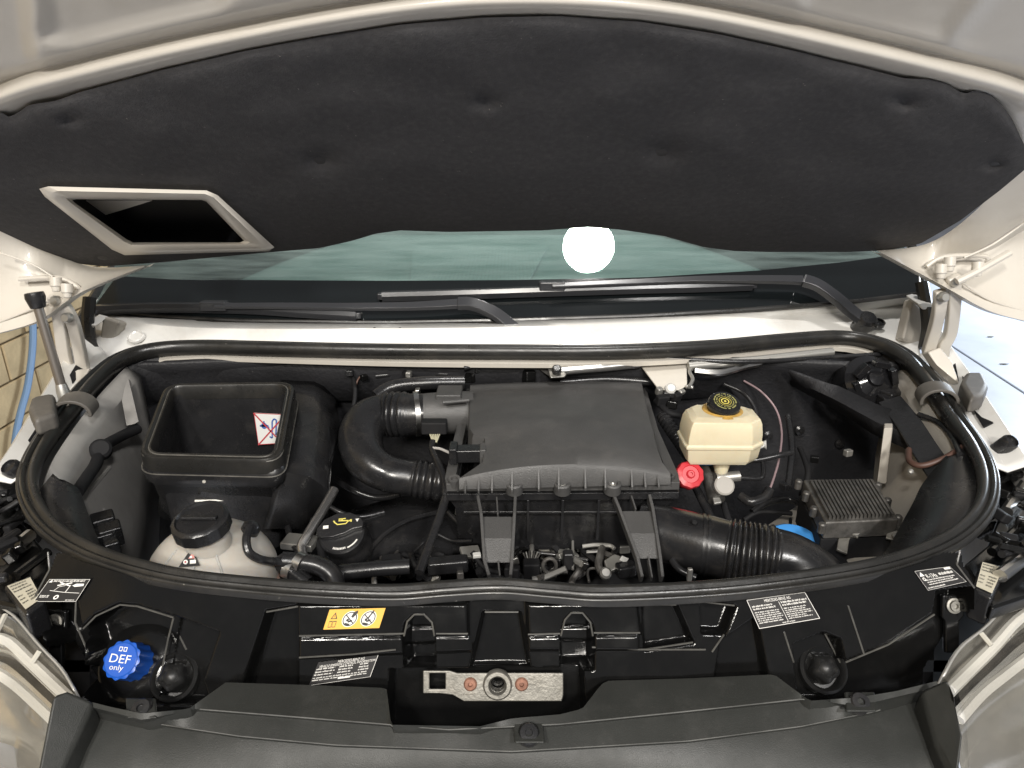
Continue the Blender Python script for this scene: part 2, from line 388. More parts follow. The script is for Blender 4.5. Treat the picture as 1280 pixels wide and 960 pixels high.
MB().slab([dpt(*p) for p in ((513, 352), (660, 352), (690, 300), (560, 298), (530, 302), (515, 315))], (0, 0, -.004)).build('speaker_grille', pm, dash, smooth=0)
MB().loft([[Vector((x, 3.2, CZ-1.2)) for x in (-1.2, 1.2)], [Vector((x, 3.2, CZ+1.0)) for x in (-1.2, 1.2)], ]).build('cab_bulkhead', M('cab_grey', (.10, .12, .12), .9), van, solid=-.02)

# white cowl between windscreen and rubber seal
cw0 = [WS.hit(p[0], p[1]+2, -.006) for p in ws_bot]
cwm = [at(116, 396, -.402), at(200, 408, -.405), at(300, 412, -.405), at(480, 412, -.405), at(640, 410, -.405), at(800, 405, -.405), at(950, 396, -.405), at(1060, 390, -.405), at(1152, 378, -.402)]
cw1 = [at(122, 440, -.436), at(190, 432, -.436), at(300, 432, -.436), at(480, 434, -.436), at(640, 436, -.436), at(800, 436, -.436), at(950, 424, -.436), at(1060, 420, -.436), at(1150, 440, -.436)]
cw2 = [p+Vector((0, -.02, -.02)) for p in cw1]
cowl = MB().loft([resample(spline(c, 6), 60) for c in (cw0, cwm, cw1, cw2)]).build('cowl_panel', WHITE2, van, solid=-.003)
for cx, cy, rr in ((170, 421, .016), (205, 415, .026)):
    p = at(cx, cy, -.419); MB().lathe(p, (0, -.45, .9), [(rr, -.004), (rr, .001), (rr*.85, .003), (rr*.72, .001), (0.001, .0005)], 28).build('embossed_ring', WHITE2, cowl)
lipP = seal_part(34, 5, 60, grow=-.016, dz=-.020)
MB().tube(lipP, 1, prof=[(-.012, -.006), (.010, -.006), (.012, .003), (-.008, .004)]).build('seal_flange', WHITE, van)
MB().loft([seal_part(33, 8, 60, grow=-.006, dz=-.014), seal_part(33, 8, 60, grow=.004, dz=-.05), seal_part(33, 8, 60, grow=.012, dz=-.11)]).build('bay_rear_lip', FELT, van, solid=-.003)
for x0, y0, x1, y1 in ((468, 411, 474, 415), (500, 411, 504, 414)):
    MB().lathe(at(x0, y0, -.405), (0, -.3, 1), [(.004, 0), (.003, .002)], 8).build('paint_chip', DEEP, cowl)
# A pillars with their black gap seals
for s, a in ((-1, [(96, 408), (112, 382), (128, 352), (150, 318), (185, 270)]), (1, [(1166, 412), (1160, 385), (1152, 352), (1143, 318), (1128, 270)])):
    rows = []
    inn = [(118, 386), (124, 372), (142, 350), (168, 318), (200, 270)] if s < 0 else [(1148, 368), (1147, 352), (1142, 335), (1134, 310), (1115, 270)]
    o_ = [at(x, y, Y=1.40+.1*i) for i, (x, y) in enumerate(a)]; i_ = [at(x, y, Y=1.43+.1*i) for i, (x, y) in enumerate(inn)]
    far = [p+Vector((s*.10, .18, -.03)) for p in o_]
    pl = MB().loft([resample(i_, 12), resample(o_, 12), resample(far, 12)]).build('windscreen_pillar', WHITE2, van, solid=-.004)
    mid = [p.lerp(q, .72)+Vector((0, -.006, .003)) for p, q in zip(i_, o_)]
    MB().tube(resample(mid, 16), .010, 8).build('gap_seal', RUBBER, pl)
# corner gutters beside the cowl (white paint, black gap) with small hinge tab
for s, g in ((-1, [(112, 372), (110, 400), (113, 428), (122, 446)]), (1, [(1152, 352), (1158, 385), (1160, 410), (1156, 436)])):
    P = spline([at(x, y, Y=1.36-.02*i) for i, (x, y) in enumerate(g)], 6)
    MB().tube(P, .012, 8).build('gutter_seal', RUBBER, van)
    wing = [(128, 395), (150, 402), (136, 440), (120, 448)] if s < 0 else [(1140, 372), (1156, 392), (1150, 436), (1128, 425)]
    MB().slab([at(x, y, Y=1.37-.012*i) for i, (x, y) in enumerate(wing)], (0, .03, -.01)).build('cowl_corner', BEIGEP, van, bevel=.006)
    tab = [(98, 411), (108, 404), (120, 407), (112, 413)] if s < 0 else [(1148, 380), (1156, 378), (1167, 380), (1165, 388), (1153, 387)]
    MB().slab([at(x, y, Y=1.33) for x, y in tab], (0, .05, .005)).build('corner_tab', WHITE2, van, bevel=.002)

# fenders: a sloping inner shelf by the seal, the painted edge, the outer skin
def fender(s, inner, edge, name):
    mid = [p.lerp(q, .5)+Vector((0, 0, -.012)) for p, q in zip(inner, edge)]
    o1 = [p+Vector((s*.006, 0, -.006)) for p in edge]; o2 = [p+Vector((s*.012, 0, -.10)) for p in edge]; o3 = [p+Vector((s*.02, -.02, -.9)) for p in edge]
    return MB().loft([resample(r, 26) for r in (inner, mid, edge, o1, o2, o3)]).build(name, WHITE2, van, solid=-.003)
iL = [at(140, 452, -.44), at(100, 495, -.452), at(70, 535, -.46), at(45, 575, -.466), at(34, 592, -.47)]
eL = [at(108, 405, -.40), at(84, 446, -.418), at(50, 502, -.44), at(18, 556, -.458), at(-12, 600, -.47)]
fL = fender(-1, iL, eL, 'fender')
iR = [at(1145, 450, -.44), at(1178, 490, -.452), at(1206, 530, -.46), at(1230, 565, -.466), at(1238, 580, -.47)]
eR = [at(1172, 405, -.40), at(1188, 432, -.418), at(1222, 480, -.44), at(1262, 540, -.458), at(1288, 580, -.47)]
fR = fender(1, iR, eR, 'fender')
from mathutils.bvhtree import BVHTree
def bvh(o): return BVHTree.FromPolygons([v.co for v in o.data.vertices], [tuple(p.vertices) for p in o.data.polygons])
def onto(tree, px, py, off=.001):
    d = ray(px, py).normalized(); loc, n, i, t_ = tree.ray_cast(Vector((0, 0, CZ)), d)
    if loc is None: return None
    if n.dot(d) > 0: n = -n
    return loc+n*off, n
TR = {fL.name: bvh(fL), fR.name: bvh(fR)}
# dark slots in the fender shelf
def slot(poly, par):
    H = [onto(TR[par.name], x, y, .004) for x, y, h in poly]
    if None in H: return
    MB().slab([a for a, n in H], -H[0][1]*.003).build('slot', DEEP, par, smooth=0)
slot([(34, 552, -.452), (52, 524, -.446), (58, 540, -.449), (44, 560, -.454)], fL); slot([(86, 470, -.424), (97, 452, -.42), (104, 462, -.424), (92, 482, -.432)], fL)
for poly in ([(1188, 462), (1195, 456), (1199, 478)], [(1203, 472), (1213, 480), (1206, 485)], [(1216, 512), (1228, 524), (1242, 530), (1230, 536)]):
    slot([(x, y, -.437-(y-460)*.0003) for x, y in poly], fR)

# inner bay: side walls, bulkhead, undertray
def wallrow(pts, n=20): return resample(spline([at(*p) for p in pts], 4), n)
bl = MB().loft([wallrow([(158, 458, -.446), (122, 496, -.456), (86, 545, -.465), (60, 590, -.472), (56, 640, -.48), (90, 680, -.49)]), wallrow([(176, 470, -.47), (142, 512, -.48), (106, 560, -.49), (84, 606, -.5), (78, 650, -.51), (104, 690, -.52)]),
                wallrow([(196, 560, -.62), (180, 590, -.62), (172, 620, -.62), (165, 650, -.62), (150, 680, -.62), (140, 710, -.62)]), wallrow([(205, 700, -.95), (200, 720, -.95), (195, 740, -.95), (190, 760, -.95), (185, 780, -.95), (180, 800, -.95)])]).build('bay_side_wall', GREYP, van, solid=-.003)
br = MB().loft([wallrow([(1135, 458, -.446), (1160, 490, -.456), (1192, 535, -.465), (1215, 580, -.472), (1214, 640, -.48), (1180, 680, -.49)]), wallrow([(1120, 465, -.47), (1140, 508, -.48), (1168, 550, -.49), (1192, 596, -.5), (1190, 650, -.51), (1160, 690, -.52)]),
                wallrow([(1098, 560, -.62), (1095, 590, -.62), (1098, 630, -.62), (1100, 660, -.62), (1105, 690, -.62), (1110, 710, -.62)]), wallrow([(1080, 700, -.95), (1085, 720, -.95), (1090, 740, -.95), (1095, 760, -.95), (1100, 780, -.95), (1105, 800, -.95)])]).build('bay_side_wall', BEIGEP, van, solid=-.003)
# pressed ribs on the left wall
def pt3(*p): return at(*p)
MB().tube(spline([at(94, 562, -.496), at(128, 521, -.488), at(129, 512, -.484), at(122, 508, -.478)], 5), .0035, 8).build('pressed_bead', GREYP, bl)
MB().tube([at(108, 617, -.535), at(135, 585, -.545)], .005, 8).build('pressed_bead', GREYP, bl)
MB().tube([at(118, 647, -.57), at(128, 638, -.57)], .005, 8).build('pressed_bead', GREYP, bl)
MB().slab([at(147, 478, -.462), at(152, 476, -.462), at(164, 530, -.50), at(157, 533, -.50)], (.01, .01, 0)).build('wall_edge_flange', GREYP, bl, bevel=.002)
MB().slab([at(1105, 535, -.49), at(1116, 535, -.49), at(1108, 605, -.58), at(1096, 605, -.58)], (.01, .02, 0)).build('wall_edge_flange', BEIGEP, br, bevel=.002)
bk = []
for h, yy in ((-.445, 1.30), (-.47, 1.325), (-.52, 1.34), (-.60, 1.35), (-.75, 1.35), (-1.0, 1.30)):
    row = []
    for x in np.linspace(-.84, .84, 60):
        n_ = noise.noise(Vector((x*4, h*9, 2.)))*.012+noise.noise(Vector((x*13, h*22, 7.)))*.004
        row.append(Vector((x, yy-.04*(abs(x)/.8)**4+n_, CZ+h)))
    bk.append(row)
MB().loft(bk).build('bulkhead_insulation', FELT, van, solid=-.01)
MB().slab([(-.56, .62, CZ-.98), (.56, .62, CZ-.98), (.72, 1.38, CZ-.98), (-.72, 1.38, CZ-.98)], (0, 0, -.03)).build('undertray', DEEP, van, smooth=0)
MB().slab([(-.6, .72, CZ-.66), (.6, .72, CZ-.66), (.6, .72, CZ-1.0), (-.6, .72, CZ-1.0)], (0, -.02, 0)).build('radiator_shroud', DEEP, van, smooth=0)
# felt flap folded across the right rear corner
fl = MB().loft([resample([at(985, 480, -.51), at(1040, 510, -.515), at(1095, 545, -.518), at(1135, 562, -.52), at(1160, 580, -.52)], 16),
                resample([at(990, 474, -.485), at(1045, 500, -.49), at(1100, 530, -.493), at(1140, 543, -.498), at(1170, 560, -.505)], 16),
                resample([at(985, 465, -.465), at(1050, 483, -.47), at(1100, 507, -.478), at(1140, 518, -.485), at(1170, 536, -.49)], 16)])
fl.build('insulation_flap', FELT, van, solid=-.006)
for a_, b_ in (([(66, 592, -.464), (46, 622, -.472), (66, 656, -.480), (108, 686, -.488), (136, 702, -.492)], [(80, 600, -.472), (98, 611, -.480), (108, 636, -.490), (120, 668, -.500), (134, 704, -.508)]),
               ([(1206, 556, -.462), (1229, 592, -.466), (1228, 630, -.472), (1200, 664, -.480), (1150, 692, -.488), (1096, 709, -.494)], [(1182, 572, -.474), (1154, 606, -.490), (1142, 630, -.498), (1128, 656, -.506), (1114, 682, -.512), (1094, 712, -.516)])):
    A_ = resample(spline([at(*p) for p in a_], 6), 24); B_ = resample(spline([at(*p) for p in b_], 6), 24)
    MB().loft([A_, [p.lerp(q, .5)+Vector((0, 0, -.003)) for p, q in zip(A_, B_)], B_]).build('corner_baffle', SATB, van, solid=-.003)

# ================================================================== HOOD SEAL
prof = [(-.016, -.010), (-.0175, .001), (-.0150, .0085), (-.0095, .0120), (-.0040, .0105), (-.0015, .0045), (.0005, .0040), (.0025, .0075), (.0065, .0090), (.0095, .0065), (.0100, .0030), (.0120, .0040), (.0150, .0030), (.0160, -.001), (.0155, -.010), (.006, -.014), (-.008, -.014)]
cum = SEAL
mb = MB().tube(cum, [1.12-.40*sstep(1.15, .72, p.y) for p in cum], closed=True, prof=[(-a, b) for a, b in prof])
tag(mb.build('hood_seal', RUBBER, smooth=60), 'long black rubber seal running round the engine bay rim', 'rubber seal')
# grey clamps holding the seal on both sides with outer rubber buffers
for s, c, e in ((-1, (93, 508, -.438), [(44, 517), (73, 511), (76, 538), (48, 548), (40, 530)]), (1, (1172, 494, -.438), [(1202, 484), (1224, 484), (1231, 500), (1225, 514), (1208, 520), (1196, 498)])):
    t = thing('seal_clamp', ('grey clamp gripping the rubber seal under the gas strut' if s < 0 else 'grey clamp gripping the rubber seal on the daylight side'), 'clamp', at(*c), 'clamps on the hood seal')
    cc = at(*c); d = (at(112, 478, -.44)-at(80, 516, -.45)) if s < 0 else (at(1168, 482, -.44)-at(1195, 522, -.45))
    M_ = oriented(d)
    GRB = M('grey_rubber', (.10, .092, .082), .55, var=.2, dust=.3)
    arc = [cc+M_@Vector((0, -.027*math.cos(q), .022*math.sin(q)-.006)) for q in np.linspace(-.3, math.pi+.3, 14)]
    MB().tube(arc, [1]*14, prof=[(-.003, -.018), (.003, -.018), (.003, .018), (-.003, .018)], up=M_@Vector((1, 0, 0))).build('band', GRB, t, bevel=.002)
    MB().slab([at(x, y, -.45) for x, y in e], (0, 0, .03)).build('buffer', GRB, t, bevel=.008)

# ================================================================== HOOD
TH = R(36)
HP = Plane(at(640, 300, Y=1.2), (0, -math.sin(TH), -math.cos(TH)))
def sdf(X, Y, poly):
    """signed distance in the layout of the outline, positive inside"""
    P = np.array(poly, float); Q = np.roll(P, -1, 0); D = np.full(X.shape, 1e9); ins = np.zeros(X.shape, bool)
    for (x0, y0), (x1, y1) in zip(P, Q):
        dx, dy = x1-x0, y1-y0; t = np.clip(((X-x0)*dx+(Y-y0)*dy)/(dx*dx+dy*dy+1e-9), 0, 1)
        D = np.minimum(D, np.hypot(X-x0-t*dx, Y-y0-t*dy))
        c = ((y0 > Y) != (y1 > Y)) & (X < (x1-x0)*(Y-y0)/((y1-y0) or 1e-9)+x0); ins ^= c
    return np.where(ins, D, -D)
def sm(x, e): return np.clip(.5+x/(2*e), 0, 1)**2*(3-2*np.clip(.5+x/(2*e), 0, 1))
hood = thing('hood', 'raised white hood seen from below with black felt underside', 'hood', at(640, 300, Y=1.2))
ltop = [(-46, 190), (-20, 152), (0, 139), (12, 147), (24, 140), (36, 131), (70, 126), (100, 115), (200, 88), (300, 65), (400, 46), (500, 31), (600, 22), (700, 20), (800, 27), (900, 43), (1000, 65), (1080, 85), (1130, 98), (1160, 99), (1182, 104), (1205, 118), (1218, 113), (1238, 117), (1262, 142), (1281, 182)]
lbot = [(-46, 215), (-20, 278), (0, 289), (50, 312), (100, 330), (130, 333), (200, 328), (330, 316), (400, 310), (440, 301), (470, 292), (500, 288), (560, 290), (680, 288), (735, 284), (775, 287), (830, 295), (880, 309), (920, 314), (960, 315), (1060, 315), (1110, 313), (1150, 305), (1200, 276), (1250, 238), (1281, 212)]
ct, cb = curve(ltop), curve(lbot)
hole = [(75, 246), (258, 249), (322, 303), (152, 306)]
NX, NV = 166, 40
xs = np.linspace(-46, 1281, NX)
GX = np.repeat(xs[None, :], NV+1, 0); VV = np.linspace(0, 1, NV+1)[:, None]
T_ = np.array([ct(x) for x in xs])[None, :]; B_ = np.array([cb(x) for x in xs])[None, :]
GY = T_+(B_-T_)*VV
edge = np.minimum(np.minimum(GY-T_, B_-GY), np.minimum(GX+46, 1281-GX)*1.2)
OFF = .004+.006*(1-np.exp(-np.maximum(edge, 0)/9))
dim = [(605, 127, 20), (400, 200, 26), (828, 190, 30), (1130, 127, 16), (1243, 205, 13), (86, 150, 14), (128, 322, 10)]
for dx, dy, r in dim: OFF = OFF-.008*np.exp(-(((GX-dx)/(r*.75))**2+((GY-dy)/(r*.42))**2))
for i in range(NV+1):
    for j in range(NX):
        OFF[i, j] += .0035*noise.noise(Vector((GX[i, j]/120, GY[i, j]/60, 3)))+.0008*noise.noise(Vector((GX[i, j]/45, GY[i, j]/28, 9)))
hs = sdf(GX, GY, hole)
rows = [[HP.hit(GX[i, j], GY[i, j], OFF[i, j]) for j in range(NX)] for i in range(NV+1)]
liner = MB().loft(rows, skip=lambda j, k: (hs[j:j+2, k:k+2] > 0).any()).build('felt_liner', LINER, hood, smooth=80)
for dx, dy, r in dim:
    p = HP.hit(dx, dy, .001); MB().lathe(p, HP.n, [(.012, -.002), (.0115, .001), (.006, .0022), (.0005, .0024)], 20).build('clip', M('clip_plastic', (.040, .039, .040), .6), liner)
# white inner panel
NX2 = 260
xs2 = np.linspace(-170, 1450, NX2)
tcv = np.interp(xs2, [-170, -60, 0, 100, 200, 300, 400, 500, 570, 640, 720, 800, 900, 1000, 1150, 1285, 1450], [235, 170, 138, 112, 87, 66, 46, 31, 23.5, 21, 22, 28, 43, 65, 100, 135, 215])
tcv = np.convolve(np.pad(tcv, 8, mode='edge'), np.ones(17)/17, 'valid')
ob = curve([(-170, 340), (-46, 260), (0, 292), (60, 314), (120, 326), (300, 310), (420, 300), (500, 280), (700, 276), (850, 288), (950, 306), (1100, 306), (1160, 296), (1283, 202), (1450, 120)])
obv = np.array([ob(x) for x in xs2])
dts = np.concatenate([np.linspace(330, 52, 30), np.linspace(50, -16, 30)])
AY = [tcv-d for d in dts]; bot = np.maximum(obv, AY[-1]+1)
AY += [AY[-1]+(bot-AY[len(dts)-1])*v for v in np.linspace(0, 1, 15)[1:]]
AY = np.array(AY); AX = np.repeat(xs2[None, :], AY.shape[0], 0); DT = tcv[None, :]-AY
rel = -.006+0*AX
rel += .014*np.exp(-((DT-17)/15)**2)-.006*np.exp(-((DT-38)/5)**2)+.010*sm(DT-48, 8)
for poly, d in (([(40, -60), (330, -60), (270, 8), (90, 52), (52, 44), (60, 10)], -.008), ([(-150, -40), (25, -40), (40, 80), (-30, 120), (-150, 150)], -.010), ([(1000, -60), (1250, -60), (1180, 50), (1110, 38), (1010, 18)], -.006), ([(1190, 55), (1270, -40), (1400, -40), (1400, 150), (1300, 105)], -.008), ([(380, -90), (900, -90), (880, -30), (420, -30)], -.01)):
    rel += d*sm(sdf(AX, AY, poly), 14)
hs2 = sdf(AX, AY, hole)
MB().loft([[HP.hit(AX[i, j], AY[i, j], rel[i, j]) for j in range(NX2)] for i in range(AY.shape[0])],
          skip=lambda j, k: (hs2[j:j+2, k:k+2] > -1).any()).build('inner_panel', WHITE, hood, smooth=60)
MB().loft([[HP.hit(x, y, -.07) for x in np.linspace(-480, 1760, 20)] for y in np.linspace(-330, 250, 8)]).build('outer_skin', WHITE2, hood, solid=-.002)
# intake opening: white frame and dark duct behind
fo = [(49, 236), (60, 233), (258, 238), (272, 244), (343, 309), (336, 314), (156, 319), (140, 312), (56, 246)]
fi = [(90, 250), (96, 249), (252, 250), (258, 252), (305, 301), (300, 303), (166, 303), (158, 299), (94, 254)]
def ringpts(poly, off): return [HP.hit(x, y, off) for x, y in poly]
fr = MB().loft([ringpts(fo, .006), ringpts(fo, .020), [a.lerp(b, .35) for a, b in zip(ringpts(fo, .026), ringpts(fi, .026))], [a.lerp(b, .8) for a, b in zip(ringpts(fo, .022), ringpts(fi, .022))], ringpts(fi, .014), ringpts(fi, -.02)], closed=True).build('intake_frame', WHITE, hood, smooth=50)
DUCT = M('duct_black', (.006, .0065, .008), .35, spec=.4)
MB().loft([ringpts(fi, -.02), [p-HP.n*.05 for p in ringpts(fi, -.02)]], closed=True).build('duct_wall', DUCT, fr)
MB().slab(ringpts(fi, -.045), -HP.n*.004).build('duct_floor', DUCT, fr, smooth=0)
MB().slab(ringpts([(94, 251), (190, 251), (128, 270)], -.036), -HP.n*.004).build('duct_paint', WHITE, fr, smooth=0)
# side skirts of the hood with hinge boxes
def skirt(r0, r1, r2):
    a = [HP.hit(x, y, .002) for x, y in r0]; b = [at(x, y, Y=1.19) for x, y in r1]; c = [at(x, y, Y=1.14) for x, y in r2]
    rr = [resample(spline(q, 5), 30) for q in (a, b, c)]
    b2 = [p.lerp(q, .55)+Vector((0, .012, 0)) for p, q in zip(rr[1], rr[2])]
    return MB().loft([rr[0], rr[1], b2, rr[2], [p+Vector((0, .02, -.004)) for p in rr[2]], [p+Vector((0, .035, -.002)) for p in rr[2]]]).build('side_skirt', WHITE, hood, smooth=50)
sk = skirt([(-130, 215), (-40, 262), (0, 288), (60, 315), (120, 334), (186, 331)], [(-130, 300), (-40, 318), (0, 326), (45, 338), (90, 350), (172, 335)], [(-140, 455), (-40, 426), (0, 416), (50, 400), (100, 366), (180, 333)])
sk2 = skirt([(1420, 120), (1330, 165), (1284, 200), (1205, 276), (1155, 306), (1095, 313)], [(1420, 240), (1330, 268), (1285, 285), (1235, 314), (1175, 326), (1100, 315)], [(1430, 450), (1330, 415), (1285, 402), (1235, 388), (1180, 358), (1102, 316)])
for s_, P, k in ((-1, [(24, 349), (72, 347), (96, 358), (100, 366)], sk), (1, [(1158, 333), (1180, 321), (1230, 320), (1234, 328)], sk2)):
    MB().tube(spline([at(x, y, Y=1.165) for x, y in P], 6), .004, 8).build('pressed_edge', WHITE, k)
for Pp, k in (([(-20, 408), (0, 402), (40, 386), (70, 372)], sk), ([(1202, 352), (1235, 374), (1285, 390), (1330, 402)], sk2), ([(0, 316), (40, 330), (66, 346)], sk), ([(1284, 276), (1240, 306), (1205, 322)], sk2)):
    MB().tube(spline([at(x, y, Y=1.150) for x, y in Pp], 6), .0018, 8).build('pressed_edge', WHITE, k)
for px, py, k in ((70, 356, sk), (84, 364, sk), (1176, 340, sk2), (1187, 331, sk2), (1222, 337, sk2)):
    p = at(px, py, Y=1.135); MB().lathe(p, (0, -.3, -1), [(.009, -.012), (.009, .002), (.007, .004), (.006, .010), (.005, .011)], 14).build('hinge_bolt', WHITE, k)
MB().tube([at(1196, 352, Y=1.13), at(1220, 340, Y=1.13), at(1262, 316, Y=1.14)], .006, 8).build('brace_rod', WHITE, sk2)

# hinges
def hinge(label, arms, bolts):
    t = None
    for a in arms: g_ = MB().tube(spline([at(x, y, Y=yy) for x, y, yy in [(q[0], q[1], q[2]) for q in a]], 5), 1.0, prof=[(-.011, -.006), (.011, -.006), (.011, .006), (-.011, .006)], up=(0, 1, 0)).build('hinge', WHITE, hood, bevel=.003, label=label if t is None else None); t = t or g_
    for x, y in bolts: MB().lathe(at(x, y, Y=1.155), (0, -1, .2), [(.009, 0), (.009, .008), (.006, .012), (.001, .012)], 14).build('hinge_pin', GALV, t)
    return t
hinge('white hood hinge beside the tan block wall', [[(68, 372, 1.15), (74, 395, 1.17), (80, 440, 1.2), (88, 472, 1.22)], [(78, 380, 1.16), (90, 400, 1.17), (98, 430, 1.2), (104, 462, 1.22)]], [(86, 397), (72, 376)])
hinge('white hood hinge beside the bright concrete floor', [[(1192, 345, 1.15), (1192, 380, 1.17), (1188, 415, 1.2), (1180, 432, 1.21), (1178, 446, 1.22)], [(1176, 362, 1.16), (1174, 385, 1.17), (1168, 412, 1.2), (1160, 440, 1.22)]], [(1177, 371), (1190, 352)])
MB().slab([at(1160, 440, Y=1.19), at(1176, 434, Y=1.19), at(1190, 452, Y=1.18), at(1200, 480, Y=1.15), at(1188, 470, Y=1.15), at(1172, 456, Y=1.18)], (0, .02, -.01)).build('hinge_mount', WHITE, van, bevel=.003)
MB().slab([at(84, 470, Y=1.19), at(96, 462, Y=1.19), at(112, 460, Y=1.19), at(100, 482, Y=1.15), at(90, 492, Y=1.14)], (0, .02, -.01)).build('hinge_mount', WHITE, van, bevel=.003)
# gas strut
a, b = at(43, 368, Y=1.10), at(81, 497, Y=1.08)
t = thing('gas_strut', 'slim grey gas strut with black ball end holding the hood up', 'gas strut', b)
MB().tube([a.lerp(b, .08), a.lerp(b, .96)], .0075, 14).build('rod', M('strut_grey', (.30, .27, .24), .3, metal=.8), t)
MB().tube([a.lerp(b, -.02), a.lerp(b, .03), a.lerp(b, .13)], [.014, .015, .011], 14).build('ball_socket', SATB, t, bevel=.002)
MB().lathe(a.lerp(b, .98), b-a, [(.008, -.02), (.010, -.008), (.010, .008), (.004, .012)], 14).build('ball_socket', GALV, t)

# ================================================================== FRONT CROSS PANEL
FP = Plane(at(640, 745, -.512), (0, -math.sin(R(63)), math.cos(R(63))))
REL = [  # outline, depth (m, minus is recessed), softness in layout units
    ([(374, 753), (585, 752), (586, 792), (374, 795)], .007, 2), ([(658, 752), (795, 752), (800, 791), (660, 793)], .007, 2),
    ([(374, 797), (588, 794), (592, 813), (374, 822)], .003, 2), ([(660, 795), (798, 793), (798, 812), (660, 812)], .003, 2),
    ([(604, 766), (650, 766), (662, 836), (588, 836)], -.012, 3), ([(804, 757), (846, 757), (866, 803), (806, 812)], -.010, 2),
    ([(507, 836), (505, 795), (509, 777), (518, 768), (530, 768), (540, 778), (543, 795), (543, 836)], -.026, 2), ([(702, 836), (701, 795), (706, 775), (714, 766), (728, 766), (738, 778), (741, 795), (741, 836)], -.026, 2),
    ([(333, 765), (373, 758), (371, 870), (300, 870)], -.016, 3), ([(877, 753), (919, 758), (906, 792), (878, 791)], -.012, 2), ([(902, 802), (946, 772), (962, 860), (893, 860)], -.010, 3),
    ([(219, 772), (272, 791), (252, 850), (262, 880), (196, 880), (206, 830)], -.012, 3),
    ([(104, 786), (120, 770), (150, 756), (172, 758), (217, 772), (206, 826), (192, 880), (110, 890), (100, 850), (112, 818)], -.030, 3),
    ([(1057, 828), (1110, 806), (1168, 768), (1172, 740), (1215, 735), (1215, 880), (1040, 890)], -.030, 3),
    ([(993, 806), (1030, 792), (1050, 800), (1060, 850), (1050, 880), (1000, 880)], -.012, 3),
    ([(488, 838), (728, 836), (732, 925), (486, 925)], -.014, 3),
    ([(75, 745), (92, 744), (104, 800), (100, 880), (58, 880), (62, 800), (30, 760), (42, 745)], -.035, 3)]
X0, X1 = -60, 1330; NXP, NYP = 820, 116
ptop = curve([(-60, 600), (20, 640), (50, 668), (100, 692), (160, 710), (240, 724), (330, 734), (480, 742), (640, 736), (760, 744), (890, 738), (1000, 726), (1100, 710), (1160, 692), (1205, 668), (1245, 636), (1330, 590)])
xs = np.linspace(X0, X1, NXP); PT = np.array([ptop(x) for x in xs])[None, :]; PT = PT+9; PV = np.linspace(0, 1, NYP)[:, None]
PX = np.repeat(xs[None, :], NYP, 0); PY = PT+(935-PT)*PV
D = np.zeros(PX.shape)
REL = [(p_, d_*(1.7 if d_ < 0 and abs(d_) < .03 else 1.3), max(e_*.9, 2.7)) for p_, d_, e_ in REL]
for poly, d, e in REL: D += d*sm(sdf(PX, PY, poly), e)
for i in range(NYP):
    for j in range(NXP): D[i, j] += .0010*noise.noise(Vector((PX[i, j]/60, PY[i, j]/40, 1)))
def relief(px, py):
    X = np.array([[px]], float); Y = np.array([[py]], float); return sum(float(d*sm(sdf(X, Y, p), e)[0, 0]) for p, d, e in REL)
sideslope = lambda x: .0  # the panel is one plane
panel = thing('front_cross_panel', 'glossy black moulded panel with pockets between seal and bumper trim', 'front panel', FP.hit(640, 880))
CL = sdf(PX, PY, [(70, 690), (62, 712), (38, 750), (54, 800), (96, 868), (96, 940), (1178, 940), (1178, 848), (1206, 800), (1222, 740), (1204, 706), (1200, 690)])
pm_ = MB().loft([[FP.hit(PX[i, j], PY[i, j])+FP.n*D[i, j] for j in range(NXP)] for i in range(NYP)], skip=lambda j, k: CL[j, k] < 0).build('panel_moulding', GLOSSB, panel, smooth=70)
def onpanel(px, py, off=.0015, ref=None): return FP.hit(px, py, relief(*(ref or (px, py)))+off)
def edge_bead(P, r=.0011, name='moulded_edge', mat=None, off=.001):
    L_ = []
    for a_, b_ in zip(P, P[1:]): L_ += [(lerp(a_[0], b_[0], k/4), lerp(a_[1], b_[1], k/4)) for k in range(4)]
    L_.append(P[-1]); mx = [max(relief(x+dx, y+dy) for dx, dy in ((0, 0), (4, 0), (-4, 0), (0, 4), (0, -4))) for x, y in L_]; mm = float(np.median(mx))
    MB().tube([FP.hit(x, y, mm+off*.4) for x, y in L_], r, 6).build(name, mat or EDGE, pm_)
for P in ([(374, 795), (505, 792)], [(545, 792), (585, 792)], [(660, 793), (700, 792)], [(742, 791), (800, 791)], [(374, 822), (440, 818), (495, 812)], [(740, 809), (800, 812), (882, 812)], [(333, 765), (373, 758)],
          [(1057, 828), (1110, 806), (1168, 768)], [(1030, 790), (1050, 828)], [(1060, 757), (1080, 818)], [(980, 790), (992, 828)], [(877, 752), (918, 757)], [(1200, 688), (1196, 706), (1218, 735)], [(60, 690), (62, 712), (44, 745)], [(104, 786), (120, 770), (150, 756), (172, 758), (217, 772)], [(217, 772), (210, 800), (204, 830), (196, 858)], [(95, 752), (94, 778), (110, 815)], [(233, 812), (222, 790)], [(890, 815), (905, 793)], [(606, 765), (648, 765)], [(806, 756), (845, 756)], [(806, 812), (866, 803)], [(505, 795), (509, 777), (518, 768), (530, 768), (540, 778), (543, 795)], [(701, 795), (706, 775), (714, 766), (728, 766), (738, 778), (741, 795)]):
    edge_bead(P)
